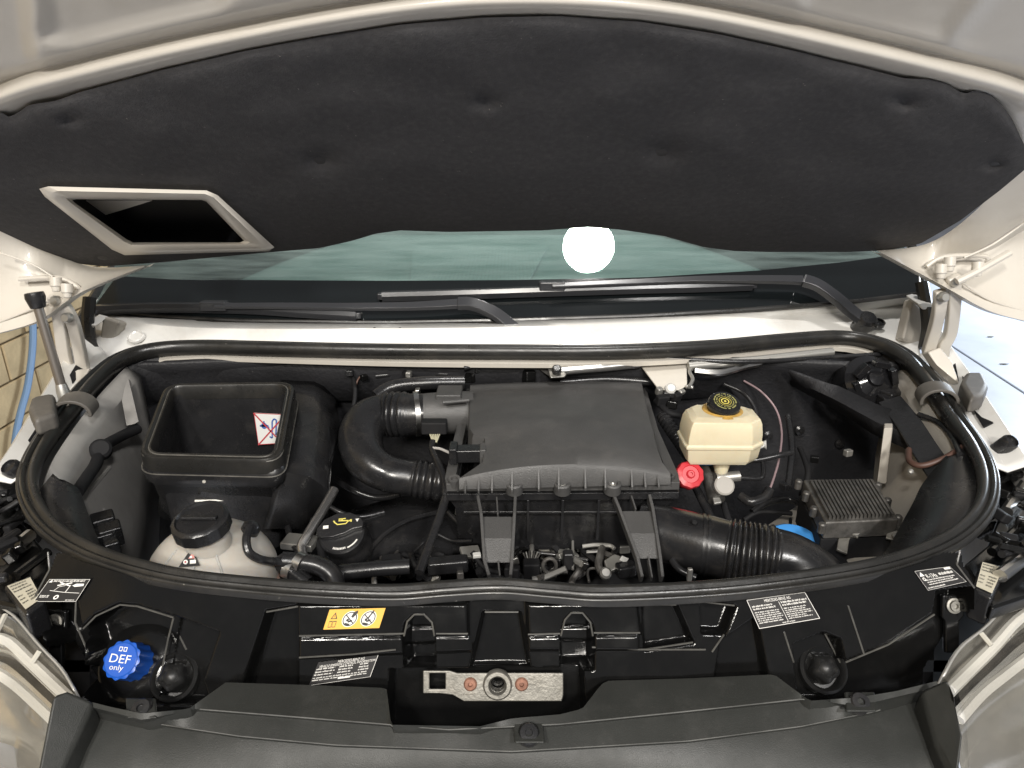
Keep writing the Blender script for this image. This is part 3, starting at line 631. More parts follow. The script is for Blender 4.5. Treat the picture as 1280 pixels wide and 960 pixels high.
# labels on the panel
def quad(c, ref, off=.0016): return [onpanel(x, y, off, ref) for x, y in c]
d = Decal(quad([(404, 787), (474, 785), (482, 760), (412, 762)], (440, 775)))
A = 2.9
d.poly(INK, [(.07, .52), (.19, .52), (.13, .86)]); d.poly(YEL, [(.095, .56), (.165, .56), (.13, .77)], 2); d.rect(INK, .127, .6, .133, .7, 3)
d.frame
for q in ((.065, .10, .125, .42), (.135, .10, .195, .42)): d.rect(INK, *q); d.rect(YEL, q[0]+.008, q[1]+.04, q[2]-.008, q[3]-.04, 2)
for cu in (.42, .75):
    d.disc(PRINT, cu, .5, .40, A); d.disc(INK, cu, .5, .36, A, 2, r0=.31)
    d.line(INK, (cu-.09, .72), (cu+.08, .28), .05, A, 2); d.line(INK, (cu-.07, .26), (cu+.02, .20), .12, A, 3); d.disc(INK, cu-.035, .45, .07, A, 3); d.line(INK, (cu-.02, .36), (cu+.05, .42), .09, A, 3)
d.poly(INK, [(.43, .62), (.47, .55), (.53, .8), (.52, .93), (.46, .85)], 3); d.line(INK, (.74, .5), (.81, .9), .08, A, 3)
d.build('warning_label', YEL, panel, 'yellow rectangular label with two round prohibition symbols')
d = Decal(quad([(386, 857), (463, 846), (473, 819), (398, 828)], (430, 840), .002)); A = 2.6
d.text(PRINT, 'MERCEDES-BENZ AG', .34, .87, .78, .99); d.text(PRINT, 'VEHICLE EMISSION CONTROL INFORMATION', .05, .74, .98, .85)
d.words(PRINT, .02, .34, .36, .72, 3, .5, .15, .07); d.words(PRINT, .40, .34, .66, .72, 3, .55, .2, .06); d.words(PRINT, .74, .34, .93, .72, 3, .55, .3, .05)
d.words(PRINT, .02, .14, .97, .33, 2, .6, .12, .07); d.rect(PRINT, .45, .12, .65, .18); d.line(PRINT, (0, .01), (1, .01), .012, A); d.line(PRINT, (.995, 0), (.995, 1), .02, A)
d.build('emission_label', LABB, panel, 'black emission control label with fine white print')
d = Decal(quad([(949, 786), (1025, 773), (1006, 740), (933, 750)], (980, 762))); A = 2.1
d.frame(PRINT, .018, A); d.text(PRINT, 'MERCEDES-BENZ AG', .28, .84, .72, .94); d.line(PRINT, (.5, .1), (.5, .8), .015, A)
d.words(PRINT, .04, .60, .44, .78, 2, .7, .2, .05); d.words(PRINT, .53, .60, .97, .80, 2, .7, .1, .05); d.words(PRINT, .04, .13, .47, .56, 6, .6, .12, .05); d.words(PRINT, .53, .13, .97, .56, 6, .6, .3, .05); d.words(PRINT, .4, .05, .62, .1, 1, .9, .1, .05)
d.build('vehicle_label', LABB, panel, 'black two-column label with white frame and print')
d = Decal(quad([(1160, 738), (1208, 727), (1187, 708), (1143, 714)], (1170, 722))); A = 2.4
d.frame(PRINT, .012, A); d.text(PRINT, 'R-134a', .2, .56, .48, .78); d.words(PRINT, .55, .60, .95, .78, 1, .9, .1, .06); d.words(PRINT, .12, .18, .95, .52, 3, .6, .3, .06); d.poly(PRINT, [(.04, .7), (.17, .7), (.12, .92)]); d.disc(PRINT, .1, .55, .09, A, r0=.05); d.rect(PRINT, .8, .86, .97, .97); d.words(PRINT, .05, .06, .5, .14, 1, .9, .1, .06)
d.build('refrigerant_label', LABB, panel, 'small black refrigerant label reading R-134a')
d = Decal(quad([(42, 752), (95, 752), (113, 724), (62, 724)], (80, 735), .003)); A = 1.7
d.frame(PRINT, .015, A); d.words(PRINT, .14, .88, .9, .97, 1, 1., 0, .07); d.poly(PRINT, [(.03, .86), (.12, .86), (.09, .99)])
for p, q, wd in (((.30, .72), (.62, .84), .05), ((.32, .86), (.62, .70), .05), ((.2, .5), (.55, .42), .02), ((.55, .42), (.95, .38), .02), ((.6, .42), (.62, .75), .03), ((.3, .5), (.36, .66), .02), ((.36, .66), (.5, .72), .02)): d.line(PRINT, p, q, wd, A)
d.poly(PRINT, [(.66, .72), (.74, .8), (.92, .8), (.94, .7), (.74, .66)]); d.words(PRINT, .06, .17, .28, .3, 2, .8, .1, .06); d.disc(PRINT, .46, .2, .1, A, r0=.05); d.words(PRINT, .72, .05, .95, .1, 1, 1, 0, .06)
d.build('towing_label', LABB, panel, 'black label with white line drawing beside the left headlamp')
# fixing brackets with washer near each headlamp
for bx, by, hw in ((69, 777, 14), (1192, 757, 14)):
    s = -1 if bx < 640 else 1
    MB().slab([onpanel(bx+x, by+y, .012, (bx, by)) for x, y in ((-hw, -14), (hw, -14), (hw, 14), (hw*.6, 20), (hw*.6, 60), (-hw*.7, 60), (-hw*.7, 20), (-hw, 14))], -FP.n*.008).build('fixing_bracket', GLOSSB, panel, bevel=.003)
    c = onpanel(bx, by, .0125, (bx, by)); MB().lathe(c, FP.n, [(.009, 0), (.009, .002), (.0065, .0025), (.006, .005), (.003, .005), (.003, .002), (.0002, .002)], 20).build('washer_bolt', ALU, panel)
# bump stops
def stop(px, py, label):
    c = onpanel(px, py, .004); n = (FP.n+Vector((0, 0, .5))).normalized()
    t = thing('bump_stop', label, 'bump stop', c, 'rubber bump stops'); WET = M('wet_black_rubber', (.012, .012, .012), .42, bump=.15, bscale=90)
    MB().lathe(c, n, [(.027, -.012), (.027, .002), (.024, .005), (.021, .001), (.020, -.01)], 32).build('collar', WET, t)
    MB().lathe(c, n, [(.015, -.015), (.015, .006), (.0135, .010), (.010, .013), (.0085, .011), (.006, .0135), (.001, .015)], 30, rfun=lambda q, j: 1+(.10*math.cos(5*q) if j < 4 else 0)).build('rubber_foot', WET, t)
stop(218, 846, 'shiny black hood bump stop beside the blue cap'); stop(1029, 836, 'shiny black hood bump stop under the two-column label')
# latch plate
lp = [(529, 838), (562, 838), (572, 841), (704, 841), (704, 868), (702, 876), (580, 876), (566, 868), (548, 866), (529, 866)]
off = relief(610, 856)+.016
t = thing('latch_plate', 'worn grey cast metal latch plate with square and round holes', 'latch plate', FP.hit(615, 870, off))
def LPp(x, y, o=0): return FP.hit(x, y, off+o)
bm = bmesh.new()
def loop(pts):
    vs = [bm.verts.new(LPp(x, y)) for x, y in pts]; return [bm.edges.new((vs[i], vs[(i+1) % len(vs)])) for i in range(len(vs))]
E = loop(lp); E += loop([(537, 841), (557, 841), (557, 861), (537, 861)]); E += loop([(622+9*math.cos(q), 855+9*math.sin(q)) for q in np.linspace(0, 2*math.pi, 25)[:-1]])
bmesh.ops.triangle_fill(bm, edges=E, use_beauty=True)
me = bpy.data.meshes.new('plate'); bm.to_mesh(me); bm.free(); me.materials.append(ALU)
o = bpy.data.objects.new('plate', me); col.objects.link(o); o.parent = t; o.matrix_parent_inverse = Matrix.Translation(-t.location)
md = o.modifiers.new('thickness', 'SOLIDIFY'); md.thickness = .004; md.offset = 0; md = o.modifiers.new('bevel', 'BEVEL'); md.width = .001; md.segments = 2
MB().lathe(LPp(622, 855), FP.n, [(.0165, -.002), (.0165, .004), (.0145, .007), (.0105, .007), (.0085, .003), (.008, -.012)], 36, cap=False).build('ring', ALU, t)
for x in (588, 652):
    c = LPp(x, 855, .002); sc_ = MB().lathe(c, FP.n, [(.0075, 0), (.0075, .0015), (.006, .003), (.0025, .0032), (.0018, .001), (.0002, .001)], 24).build('screw', RUST, t)
MB().slab([LPp(577, 868, .002), LPp(598, 867, .002), LPp(598, 870, .002), LPp(577, 871, .002)], FP.n*.0015).build('stamped_bar', ALU, t)

# DEF filler
wc = onpanel(158, 836, .002); n = (Vector((-.06, -.68, .72))).normalized()
t = thing('def_filler', 'blue filler cap marked DEF only in the black well', 'filler cap', wc)
cc = at(160, 826, d=.80)
MB().lathe(cc, n, [(.046, -.060), (.046, -.02), (.040, -.016), (.022, -.016)], 36).build('filler_neck', GLOSSB, t)
MB().lathe(cc, n, [(.0205, -.016), (.0198, -.012), (.0198, .010), (.0205, .013), (.0185, .014)], 72, rfun=lambda q, j: 1+.045*math.cos(12*q)*(1 if j < 4 else 0)).build('cap', BLUE, t)
top = cc+n*.0143; xx = Vector((1, 0, 0)); xx = (xx-n*xx.dot(n)).normalized(); yy = n.cross(xx)
MB().lathe(top, n, [(.0185, -.002), (.0185, .0005), (.0175, .0012), (.0002, .0012)], 48).build('cap_face', BLUE, t)
r_ = .0168; top = top+n*.0016; yaw = -.10
xx, yy = xx*math.cos(yaw)+yy*math.sin(yaw), yy*math.cos(yaw)-xx*math.sin(yaw)
d = Decal([top+xx*a*r_+yy*b*r_ for a, b in ((-1, -1), (1, -1), (1, 1), (-1, 1))])
d.text(PRINT, 'DEF', .14, .40, .86, .66); d.text(PRINT, 'only', .22, .12, .70, .34)
for q in ((.36, .76, .48, .90), (.52, .76, .64, .90)): d.rect(PRINT, *q); d.rect(BLUE, q[0]+.025, q[1]+.025, q[2]-.025, q[3]-.025, 2)
d.build('lettering', None, t)

# ================================================================== BUMPER TOP TRIM
def tl(P): return P
top_e = [(100, 874), (140, 884), (178, 892), (236, 886), (282, 853), (380, 856), (483, 860), (489, 906), (600, 908), (640, 898), (700, 893), (728, 886), (752, 855), (760, 851), (860, 848), (968, 843), (985, 856), (1012, 876), (1070, 872), (1120, 864), (1176, 850)]
def zt(px): return -.594+.016*abs((px-640)/560)**2
ce1 = curve([(100, 880), (178, 900), (245, 886), (480, 905), (560, 912), (700, 905), (850, 890), (1010, 873), (1070, 883), (1176, 858)])
ce2 = curve([(100, 886), (180, 902), (300, 920), (420, 931), (640, 939), (860, 926), (1000, 908), (1090, 890), (1176, 866)])
tx = []
P0 = resample([Vector((x, y, 0)) for x, y in top_e], 150)
r0 = [at(p.x, p.y, zt(p.x)+.004) for p in P0]; rin = [q+Vector((0, .004, -.03)) for q in r0]
r1 = [at(p.x, max(ce1(p.x), p.y+1.5), zt(p.x)) for p in P0]; r1b = [at(p.x, max(ce1(p.x), p.y+1.5)+3, zt(p.x)-.007) for p in P0]
r2 = [at(p.x, max(ce2(p.x), ce1(p.x)+6, p.y+6), zt(p.x)-.016) for p in P0]; r2b = [at(p.x, max(ce2(p.x), ce1(p.x)+6, p.y+6)+3, zt(p.x)-.0205) for p in P0]
bx = [p.x+(p.x-640)*.03 for p in P0]
r3 = [at(x, 985, zt(p.x)-.050) for x, p in zip(bx, P0)]; r4 = [q+Vector((0, -.05, -.05)) for q in r3]; r5 = [q+Vector((0, -.08, -.3)) for q in r3]
trim = thing('bumper_trim', 'dark grey plastic trim across the front above the grille', 'bumper trim', at(640, 960, -.65))
MB().loft([rin, r0, r1, r1b, r2, r2b, [p.lerp(q, .5)+Vector((0, -.002, .003)) for p, q in zip(r2b, r3)], r3, r4, r5]).build('trim_panel', TRIM, trim, smooth=25, solid=0)
TE = M('trim_glint', (.11, .11, .105), .22, spec=.6, var=.35, vscale=25)  # pale colour for thin beads that draw highlight lines along the creases
MB().tube([p+Vector((0, -.0004, .0003)) for p in r1[20:130]], .0007, 6).build('crease_glint', TE, trim)
MB().tube([p+Vector((0, -.0004, .0002)) for p in r2[12:140]], .0006, 6).build('crease_glint', TE, trim)
for px, py in ((178, 887), (1074, 879), (661, 918)):
    p = at(px, py, zt(px)-.002); n = Vector((0, -.45, .9))
    c_ = MB().lathe(p, n, [(.011, -.006), (.011, .003), (.009, .006), (.004, .0065), (.0035, .004), (.0003, .004)], 20).build('push_clip', SATB, trim)
    MB().slab([at(px+x, py+y, zt(px)-.003) for x, y in ((-20, -13), (18, -13), (20, 12), (-18, 12))], Vector((0, -.002, .004))).build('clip_tab', TRIM, trim, bevel=.002)
for s, P in ((-1, [(64, 868), (84, 862), (118, 876), (112, 892), (78, 962), (58, 985), (40, 990)]), (1, [(1150, 862), (1186, 846), (1192, 868), (1204, 920), (1200, 960), (1212, 990), (1196, 990), (1168, 930)])):
    h_ = [-.55, -.55, -.575, -.58, -.60, -.61, -.61] if s < 0 else [-.575, -.55, -.555, -.585, -.60, -.615, -.615, -.60]
    MB().slab([at(x, y, h) for (x, y), h in zip(P, h_)], (0, .005, -.03)).build('end_cap', TRIM, trim, bevel=.005)

# ================================================================== HEADLAMPS
def headlamp(s, label, rim, top, mid, low, far):
    hh = [[at(*p) for p in q] for q in (rim, top, mid, low, far)]
    t = thing('headlamp', label, 'headlamp', hh[3][1], 'headlamps')
    rr = [resample(spline(q, 5), 26) for q in hh]
    MB().loft([[p+Vector((0, .01, -.05)) for p in rr[0]], rr[0], [p.lerp(q, .12)+Vector((0, 0, .004)) for p, q in zip(rr[0], rr[1])]]).build('housing_rim', M('silver_rim', (.5, .49, .46), .3, metal=.5), t, solid=-.002)
    R_ = [[p.lerp(q, .14) for p, q in zip(rr[0], rr[1])], rr[1], rr[2], rr[3], rr[4]]
    st = []
    for kk, (a_, b_) in enumerate(zip(R_, R_[1:])):
        for u, dp in (((0, .014), (.16, .014), (.22, .030), (.42, .034), (.48, .020), (.75, .016)) if kk == 1 else ((0, .014), (.25, .020), (.5, .022), (.75, .018))): st.append([p.lerp(q, u)+Vector((0, dp*.5, -dp)) for p, q in zip(a_, b_)])
    st.append([p+Vector((0, .012, -.018)) for p in R_[-1]])
    MB().loft(st).build('reflector', REFL, t, smooth=50)
    for k in (1,): MB().tube([p.lerp(q, .32)+Vector((0, .012, -.030)) for p, q in zip(R_[k], R_[k+1])], .005, 8).build('black_bezel', GLOSSB, t)
    for k in (1, 2): MB().tube([p+Vector((0, .010, -.010)) for p in rr[k]], .006, 8).build('light_guide', M('light_guide', (.82, .81, .78), .18, metal=.2), t)
    MB().loft(R_).build('lens', LENS, t, smooth=60)
    for k in (6, 13, 19): MB().tube([rr[0][k].lerp(rr[1][k], .15), rr[0][k].lerp(rr[1][k], .75)], .003, 6).build('lens_tab', M('clear_tab', (.5, .48, .42), .25), t)
    return t
headlamp(-1, 'left headlamp with clear lens next to the blue cap well', [(-60, 690, -.53), (-10, 748, -.535), (20, 772, -.54), (50, 808, -.55), (78, 838, -.56), (94, 866, -.565)],
         [(-80, 740, -.54), (-30, 790, -.545), (0, 800, -.55), (28, 826, -.56), (55, 852, -.57), (78, 874, -.575)],
         [(-100, 790, -.57), (-50, 830, -.575), (-20, 838, -.58), (8, 855, -.59), (36, 880, -.60), (62, 905, -.61)],
         [(-130, 880, -.62), (-80, 900, -.625), (-40, 915, -.63), (0, 925, -.635), (25, 940, -.64), (48, 975, -.645)],
         [(-160, 1000, -.75), (-110, 1010, -.75), (-60, 1020, -.75), (-20, 1030, -.75), (10, 1040, -.75), (40, 1050, -.75)])
headlamp(1, 'right headlamp with clear lens below the daylit floor', [(1345, 660, -.53), (1290, 716, -.535), (1262, 745, -.54), (1232, 780, -.55), (1196, 810, -.56), (1176, 845, -.565)],
         [(1370, 700, -.54), (1315, 750, -.545), (1280, 775, -.55), (1252, 806, -.56), (1222, 836, -.57), (1196, 862, -.575)],
         [(1390, 760, -.57), (1330, 800, -.575), (1300, 818, -.58), (1268, 842, -.59), (1236, 868, -.60), (1208, 900, -.61)],
         [(1410, 860, -.62), (1350, 880, -.625), (1310, 892, -.63), (1280, 905, -.635), (1245, 925, -.64), (1212, 965, -.645)],
         [(1450, 1000, -.75), (1390, 1010, -.75), (1340, 1020, -.75), (1300, 1030, -.75), (1260, 1040, -.75), (1225, 1050, -.75)])
for P in ([(20, 735), (112, 735), (112, 900), (20, 890)], [(1170, 735), (1262, 725), (1262, 890), (1165, 900)]):
    MB().slab([at(x, y, -.66) for x, y in P], (0, .01, -.02)).build('lamp_well_floor', DEEP, van, smooth=0)
# control boxes with paper labels behind each headlamp
for s, q, lab in ((-1, [(32, 762), (52, 748), (38, 722), (9, 733)], 'black lamp module with cream label by the left headlamp'), (1, [(1220, 733), (1240, 742), (1254, 710), (1228, 703)], 'black lamp module with cream label by the right headlamp')):
    P = [at(x, y, -.515) for x, y in q]
    c = sum(P, Vector())/4; t = thing('lamp_module', lab, 'lamp module', c, 'lamp modules'); Q = [c+(p-c)*1.25 for p in P]
    MB().slab([p+Vector((0, 0, -.001)) for p in Q], (0, 0, -.04)).build('module_case', SATB, t, bevel=.004)
    o_ = P if s < 0 else [P[0], P[1], P[2], P[3]]
    d = Decal([p+Vector((0, 0, .0006)) for p in o_])
    if d.n.z < 0: d = Decal([p+Vector((0, 0, .0006)) for p in (o_[1], o_[0], o_[3], o_[2])])
    d.words(INK, .06, .60, .9, .95, 3, .5, .4, .1); d.words(INK, .5, .1, .95, .55, 4, .6, .2, .08); d.words(INK, .06, .1, .4, .5, 3, .4, .4, .1)
    d.build('paper_label', LABC, t)

# ================================================================== ENGINE BAY PARTS
def hosepath(ctrl, n=16):
    P = spline([at(c[0], c[1], c[2]) for c in ctrl], n); m = len(P)
    r = [float(np.interp(i/n, range(len(ctrl)), [c[3] for c in ctrl])) for i in range(m)]
    return P, r
def hose(name, ctrl, mat, parent=None, ripples=(), n=16, sides=20):
    P, r = hosepath(ctrl, n)
    for i0, i1, cnt, amp in ripples:
        for i in range(len(P)):
            u = (i/n-i0)/(i1-i0)
            if 0 <= u <= 1: r[i] += amp*(abs(math.cos(math.pi*u*cnt))**.7-.25)*min(1, u*12, (1-u)*12)
    return MB().tube(P, r, sides).build(name, mat, parent, smooth=60)
def simple_hose(name, pts, r, mat, label=None, cat=None, group=None, parent=None, sides=10):
    o = MB().tube(spline([at(*p) for p in pts], 8), r, sides).build(name, mat, parent, smooth=60)
    if label: tag(o, label, cat or 'hose', group)
    return o

# ---- fresh-air intake box
def rrect(c, rad=.12, n=5):
    """rounded loop through four corners given in order"""
    out = []; c = [Vector(p) for p in c]
    for i in range(4):
        a, b, d = c[i-1], c[i], c[(i+1) % 4]
        p = b.lerp(a, rad); q = b.lerp(d, rad)
        for k in range(n+1):
            t = k/n; out.append(p*(1-t)**2+b*2*t*(1-t)+q*t*t)
    return out
rim = [at(179, 572, -.500), at(347, 576, -.500), at(365, 482, -.458), at(212, 484, -.458)]
t = thing('intake_box', 'open black air intake box with rectangular rubber rim', 'intake box', at(280, 640, -.7))
lp_ = rrect(rim, .13, 6); cen = sum(lp_, Vector())/len(lp_)
def scl(L_, k, dz, dx=0, dy=0): return [Vector((cen.x+(p.x-cen.x)*k+dx, cen.y+(p.y-cen.y)*k+dy, p.z+dz)) for p in L_]
MB().tube(lp_, 1.0, closed=True, prof=[(-.009, -.020), (-.009, .002), (-.007, .006), (-.002, .003), (.002, .006), (.006, .005), (.008, 0), (.008, -.020)]).build('rim_seal', RUBBER, t, smooth=50)
RIMW = M('rim_glint_and_wear', (.095, .09, .08), .4, var=.4, vscale=40)  # pale beads paint highlight lines onto the worn, dusty rim
for k_, dz_ in ((1.055, .001), (.965, .004), (1.09, -.024)): MB().tube(scl(lp_, k_, dz_), .0011, 6, closed=True).build('worn_edge_glint', RIMW, t)
low = rrect([at(190, 650, -.66), at(350, 660, -.66), at(372, 565, -.66), at(222, 560, -.66)], .2, 6)
body = [scl(lp_, 1.05, -.016), scl(lp_, 1.09, -.024), scl(lp_, 1.07, -.042), scl(lp_, 1.0, -.050), [p.lerp(q, .5)+Vector((.008, 0, 0)) for p, q in zip(scl(lp_, 1., -.056), low)], low]
MB().loft(body, closed=True).build('outer_case', HOSE, t, smooth=50)
ins = [scl(lp_, .93, -.01), scl(lp_, .90, -.05), scl(lp_, .86, -.17)]
iw = MB().loft(ins, closed=True).add(ins[-1], [tuple(range(len(ins[-1])))]).build('inner_lining', SATB, t, smooth=50)
MB().tube([at(306, 504, -.50), at(308, 560, -.60)], .003, 6).build('moulded_rib', SATB, iw)
# rounded scuttle duct right of the box
MB().loft([resample([at(350, 470, -.50), at(395, 476, -.50), at(418, 500, -.52), at(424, 545, -.55)], 14), resample([at(352, 490, -.49), at(392, 500, -.49), at(408, 530, -.51), at(414, 580, -.54)], 14),
           resample([at(350, 590, -.53), at(385, 596, -.53), at(405, 610, -.56), at(412, 630, -.60)], 14), resample([at(330, 660, -.62), at(370, 660, -.62), at(400, 655, -.64), at(415, 650, -.66)], 14)]).build('side_duct', SATB, t, smooth=60, solid=-.004)
# no-hose sticker on the inner wall
Yr = cen.y+(at(290, 483, -.458).y-cen.y)*.86-.004
d = Decal([at(323, 556, Y=Yr), at(353, 554, Y=Yr), at(357, 518, Y=Yr), at(317, 516, Y=Yr)]); A = 1.0
if d.n.y > 0: d.n = -d.n
d.n *= 1
for p, q in (((.0, .0), (1, 1)), ((0, 1), (1, 0))): d.line(REDINK, p, q, .045, A, 3)
d.frame(REDINK, .02, A)
d.disc(BLUEINK, .3, .60, .10, A); d.line(BLUEINK, (.15, .6), (.45, .6), .06, A); d.line(BLUEINK, (.3, .6), (.3, .75), .05, A); d.line(BLUEINK, (.45, .58), (.47, .45), .05, A)
for a, b in (((.58, .3), (.58, .75)), ((.72, .3), (.72, .8)), ((.58, .75), (.64, .84)), ((.64, .84), (.72, .8)), ((.72, .35), (.78, .25)), ((.78, .25), (.9, .3)), ((.9, .3), (.9, .85)), ((.48, .25), (.58, .2)), ((.58, .2), (.58, .3)), ((.84, .88), (.9, .84))): d.line(BLUEINK, a, b, .05, A, 2)
d.build('crossed_out_hose_sticker', LABW, t, 'white sticker with a blue tap and hose crossed out in red')
for px, py in ((371, 548), (372, 556), (255, 602)): MB().lathe(at(px, py, -.53), (.4, -.8, .4), [(.003, 0), (.0025, .002)], 10).build('rivet', ALU, t)
MB().tube([at(244, 626, -.58), at(284, 625, -.58)], .0025, 6).build('clip_bar', GALV, t)
MB().slab([at(252, 604, -.545), at(282, 604, -.545), at(286, 645, -.62), at(250, 645, -.62)], (0, -.004, .002)).build('front_clip', SATB, t, bevel=.001)

# ---- air filter housing
t = thing('air_filter_housing', 'large dark grey air filter box in the middle of the bay', 'air filter box', at(705, 690, -.66))
Lb = [(588, 481), (587, 500), (587, 535), (592, 543), (606, 547), (607, 560), (603, 578), (574, 598)]
Rb = [(802, 478), (806, 500), (814, 532), (817, 540), (818, 548), (822, 562), (828, 578), (838, 592)]
hb = [-.487, -.470, -.472, -.474, -.476, -.481, -.487, -.497]
rows = []
for i, (l, r, h) in enumerate(zip(Lb, Rb, hb)):
    rows.append([])
    for k in range(33):
        u = k/32; cr = 1-abs(2*u-1)**2.2
        rows[-1].append(at(lerp(l[0], r[0], u), lerp(l[1], r[1], u), h)+Vector((0, 0, (.019 if i > 1 else (.010 if i else .004))*cr)))
front = [p+Vector((0, -.004, -.006)) for p in rows[-1]]; drop = [Vector((p.x, p.y-.006, CZ-.512)) for p in rows[-1]]
back = [Vector((p.x, p.y+.012, CZ-.53)) for p in rows[0]]
lid = MB().loft([back]+rows+[front, drop])
def side(k):
    a = [rows[i][k] for i in range(8)]; s = -1 if k == 0 else 1
    lid.loft([a, [p+Vector((s*.002, 0, -.006)) for p in a], [Vector((p.x+s*.004, p.y, CZ-.520)) for p in a]])
side(0); side(32)
lidob = lid.build('lid', AIRB, t, smooth=32)
fl_ = [at(560, 607, -.518), at(846, 605, -.518), at(818, 540, -.515), at(804, 490, -.512), at(586, 490, -.512), at(570, 560, -.515)]
loop6 = []
for i in range(6):
    a, b = fl_[i], fl_[(i+1) % 6]; loop6 += [a.lerp(b, k/10) for k in range(10)]
MB().tube(loop6, 1, closed=True, prof=[(-.010, -.007), (-.010, .006), (.006, .006), (.006, -.007)]).build('lid_flange', AIRB, t, bevel=.002)
MB().tube([q+Vector((0, -.002, -.015)) for q in loop6], 1, closed=True, prof=[(-.013, -.006), (-.013, .005), (.006, .005), (.006, -.006)]).build('tray_flange', SATB, t, bevel=.002)
tr = [p+Vector((0, 0, -.022)) for p in fl_]; c0 = sum(tr, Vector())/6
MB().loft([tr, [c0.lerp(p, .95)+Vector((0, 0, -.02)) for p in tr], [c0.lerp(p, .93)+Vector((0, .015, -.11)) for p in tr]], closed=True).build('tray', SATB, t, smooth=30)
for px in (583, 597, 615, 643, 674, 703, 733, 765, 794, 815, 832):
    u = (px-566)/(843-566); k = min(32, max(0, int(u*32))); a = rows[-1][k]
    MB().slab([Vector((a.x-.0012, a.y-.003, CZ-.512)), Vector((a.x-.0012, a.y-.018, CZ-.512)), Vector((a.x-.0012, a.y-.018, CZ-.508)), Vector((a.x-.0012, a.y-.003, a.z-.004))], (.0024, 0, 0)).build('lid_rib', AIRB, t, smooth=0)
for px in (643, 703, 766):
    c = at(px, 606, -.509); sb = MB().lathe(c, (0, -.2, 1), [(.013, -.012), (.0125, .003), (.010, .005), (.007, .004), (.006, -.003), (.0003, -.003)], 22).build('screw_boss', AIRB, t)
    MB().lathe(c+Vector((0, 0, -.002)), (0, -.2, 1), [(.005, 0), (.005, .003), (.003, .004), (.001, .002)], 12).build('screw', GALV, sb)
for px, py in ((568, 600), (836, 595)): MB().lathe(at(px, py, -.509), (0, -.2, 1), [(.009, -.010), (.009, .003), (.005, .003), (.005, -.002), (.0003, -.002)], 20).build('corner_boss', AIRB, t)
# support legs
def leg(P, h):
    a = [at(x, y, hh) for (x, y), hh in zip(P, h)]
    # P: TL TR / upper web L R / lower web L R / BL BR
    g = MB()
    for i in (0, 1):
        q = [a[i], a[2+i], a[4+i], a[6+i]]
        g.tube(q, 1, prof=[(-.0022, -.009), (.0022, -.009), (.0022, .009), (-.0022, .009)], up=(0, -.7, .7))
    mid = [(a[0]+a[1])/2, (a[2]+a[3])/2]; g.tube(mid, 1, prof=[(-.0012, -.006), (.0012, -.006), (.0012, .006), (-.0012, .006)], up=(0, -.7, .7))
    mid = [(a[4]+a[5])/2, (a[6]+a[7])/2]; g.tube(mid, 1, prof=[(-.0012, -.006), (.0012, -.006), (.0012, .006), (-.0012, .006)], up=(0, -.7, .7))
    o = g.build('support_leg', AIRB, t, smooth=0, bevel=.0006, seg=1)
    m2 = [(a[2]+a[4])/2+Vector((0, -.004, .004)), (a[3]+a[5])/2+Vector((0, -.004, .004))]
    MB().slab([a[2], a[3], m2[1], m2[0]], (0, .004, -.003)).build('leg_web', AIRB, o, smooth=0); MB().slab([m2[0], m2[1], a[5], a[4]], (0, .004, -.003)).build('leg_web', AIRB, o, smooth=0)
leg([(598, 624), (644, 624), (602, 646), (643, 646), (606, 703), (640, 703), (612, 722), (638, 722)], [-.53, -.53, -.54, -.54, -.575, -.575, -.585, -.585])
leg([(767, 622), (811, 622), (774, 639), (815, 639), (796, 698), (824, 698), (802, 724), (827, 724)], [-.53, -.53, -.54, -.54, -.575, -.575, -.59, -.59])
for px in (660, 703, 748):
    a = at(px, 626, -.545); MB().box(a+Vector((0, -.004, -.03)), (.004, .006, .07)).build('tray_rib', SATB, t, bevel=.001)
MB().box(at(703, 640, -.565), (.30, .004, .004)).build('tray_rib', SATB, t, bevel=.001)
# sensor housing at the inlet and small connector
MB().tube([at(592, 515, -.502), at(556, 516, -.502), at(530, 517, -.502)], [.038, .038, .036], 28).build('inlet_collar', AIRB, t)
MB().box(at(562, 497, -.475), (.045, .05, .03)).build('sensor_block', AIRB, t, bevel=.003)
MB().tube([at(553, 503, -.462), at(586, 500, -.462)], .004, 8).build('sensor_rib', AIRB, t)
MB().box(at(543, 533, -.482), (.042, .022, .022)).build('sensor_plug', DEEP, t, bevel=.003)
for i in range(6):
    a = at(537+i*2.6, 541, -.49); b_ = at(541+i*.9, 553, -.50)
    MB().tube([a, b_], .0012, 6).build('sensor_wire', M('pale_wire', (.42, .40, .28), .5), t)
cn = MB().box(at(585, 567, -.492), (.052, .024, .022), Matrix.Rotation(R(3), 3, 'Z')).build('connector', SATB, t, bevel=.003)
MB().box(at(567, 566, -.488), (.012, .030, .026)).build('connector_lock', SATB, cn, bevel=.002)
MB().box(at(604, 567, -.492), (.010, .028, .026)).build('connector_boot', AIRB, cn, bevel=.002)
simple_hose('sensor_cable', [(541, 552, -.50), (540, 562, -.505), (548, 580, -.51), (556, 600, -.52), (557, 618, -.53)], .0055, HOSE, 'black sensor cable dropping beside the air filter box', 'cable')
simple_hose('sensor_cable', [(541, 560, -.502), (550, 561, -.497), (562, 566, -.492)], .0022, M('white_wire', (.5, .48, .46), .5), 'short pale wire to the air filter connector', 'cable')

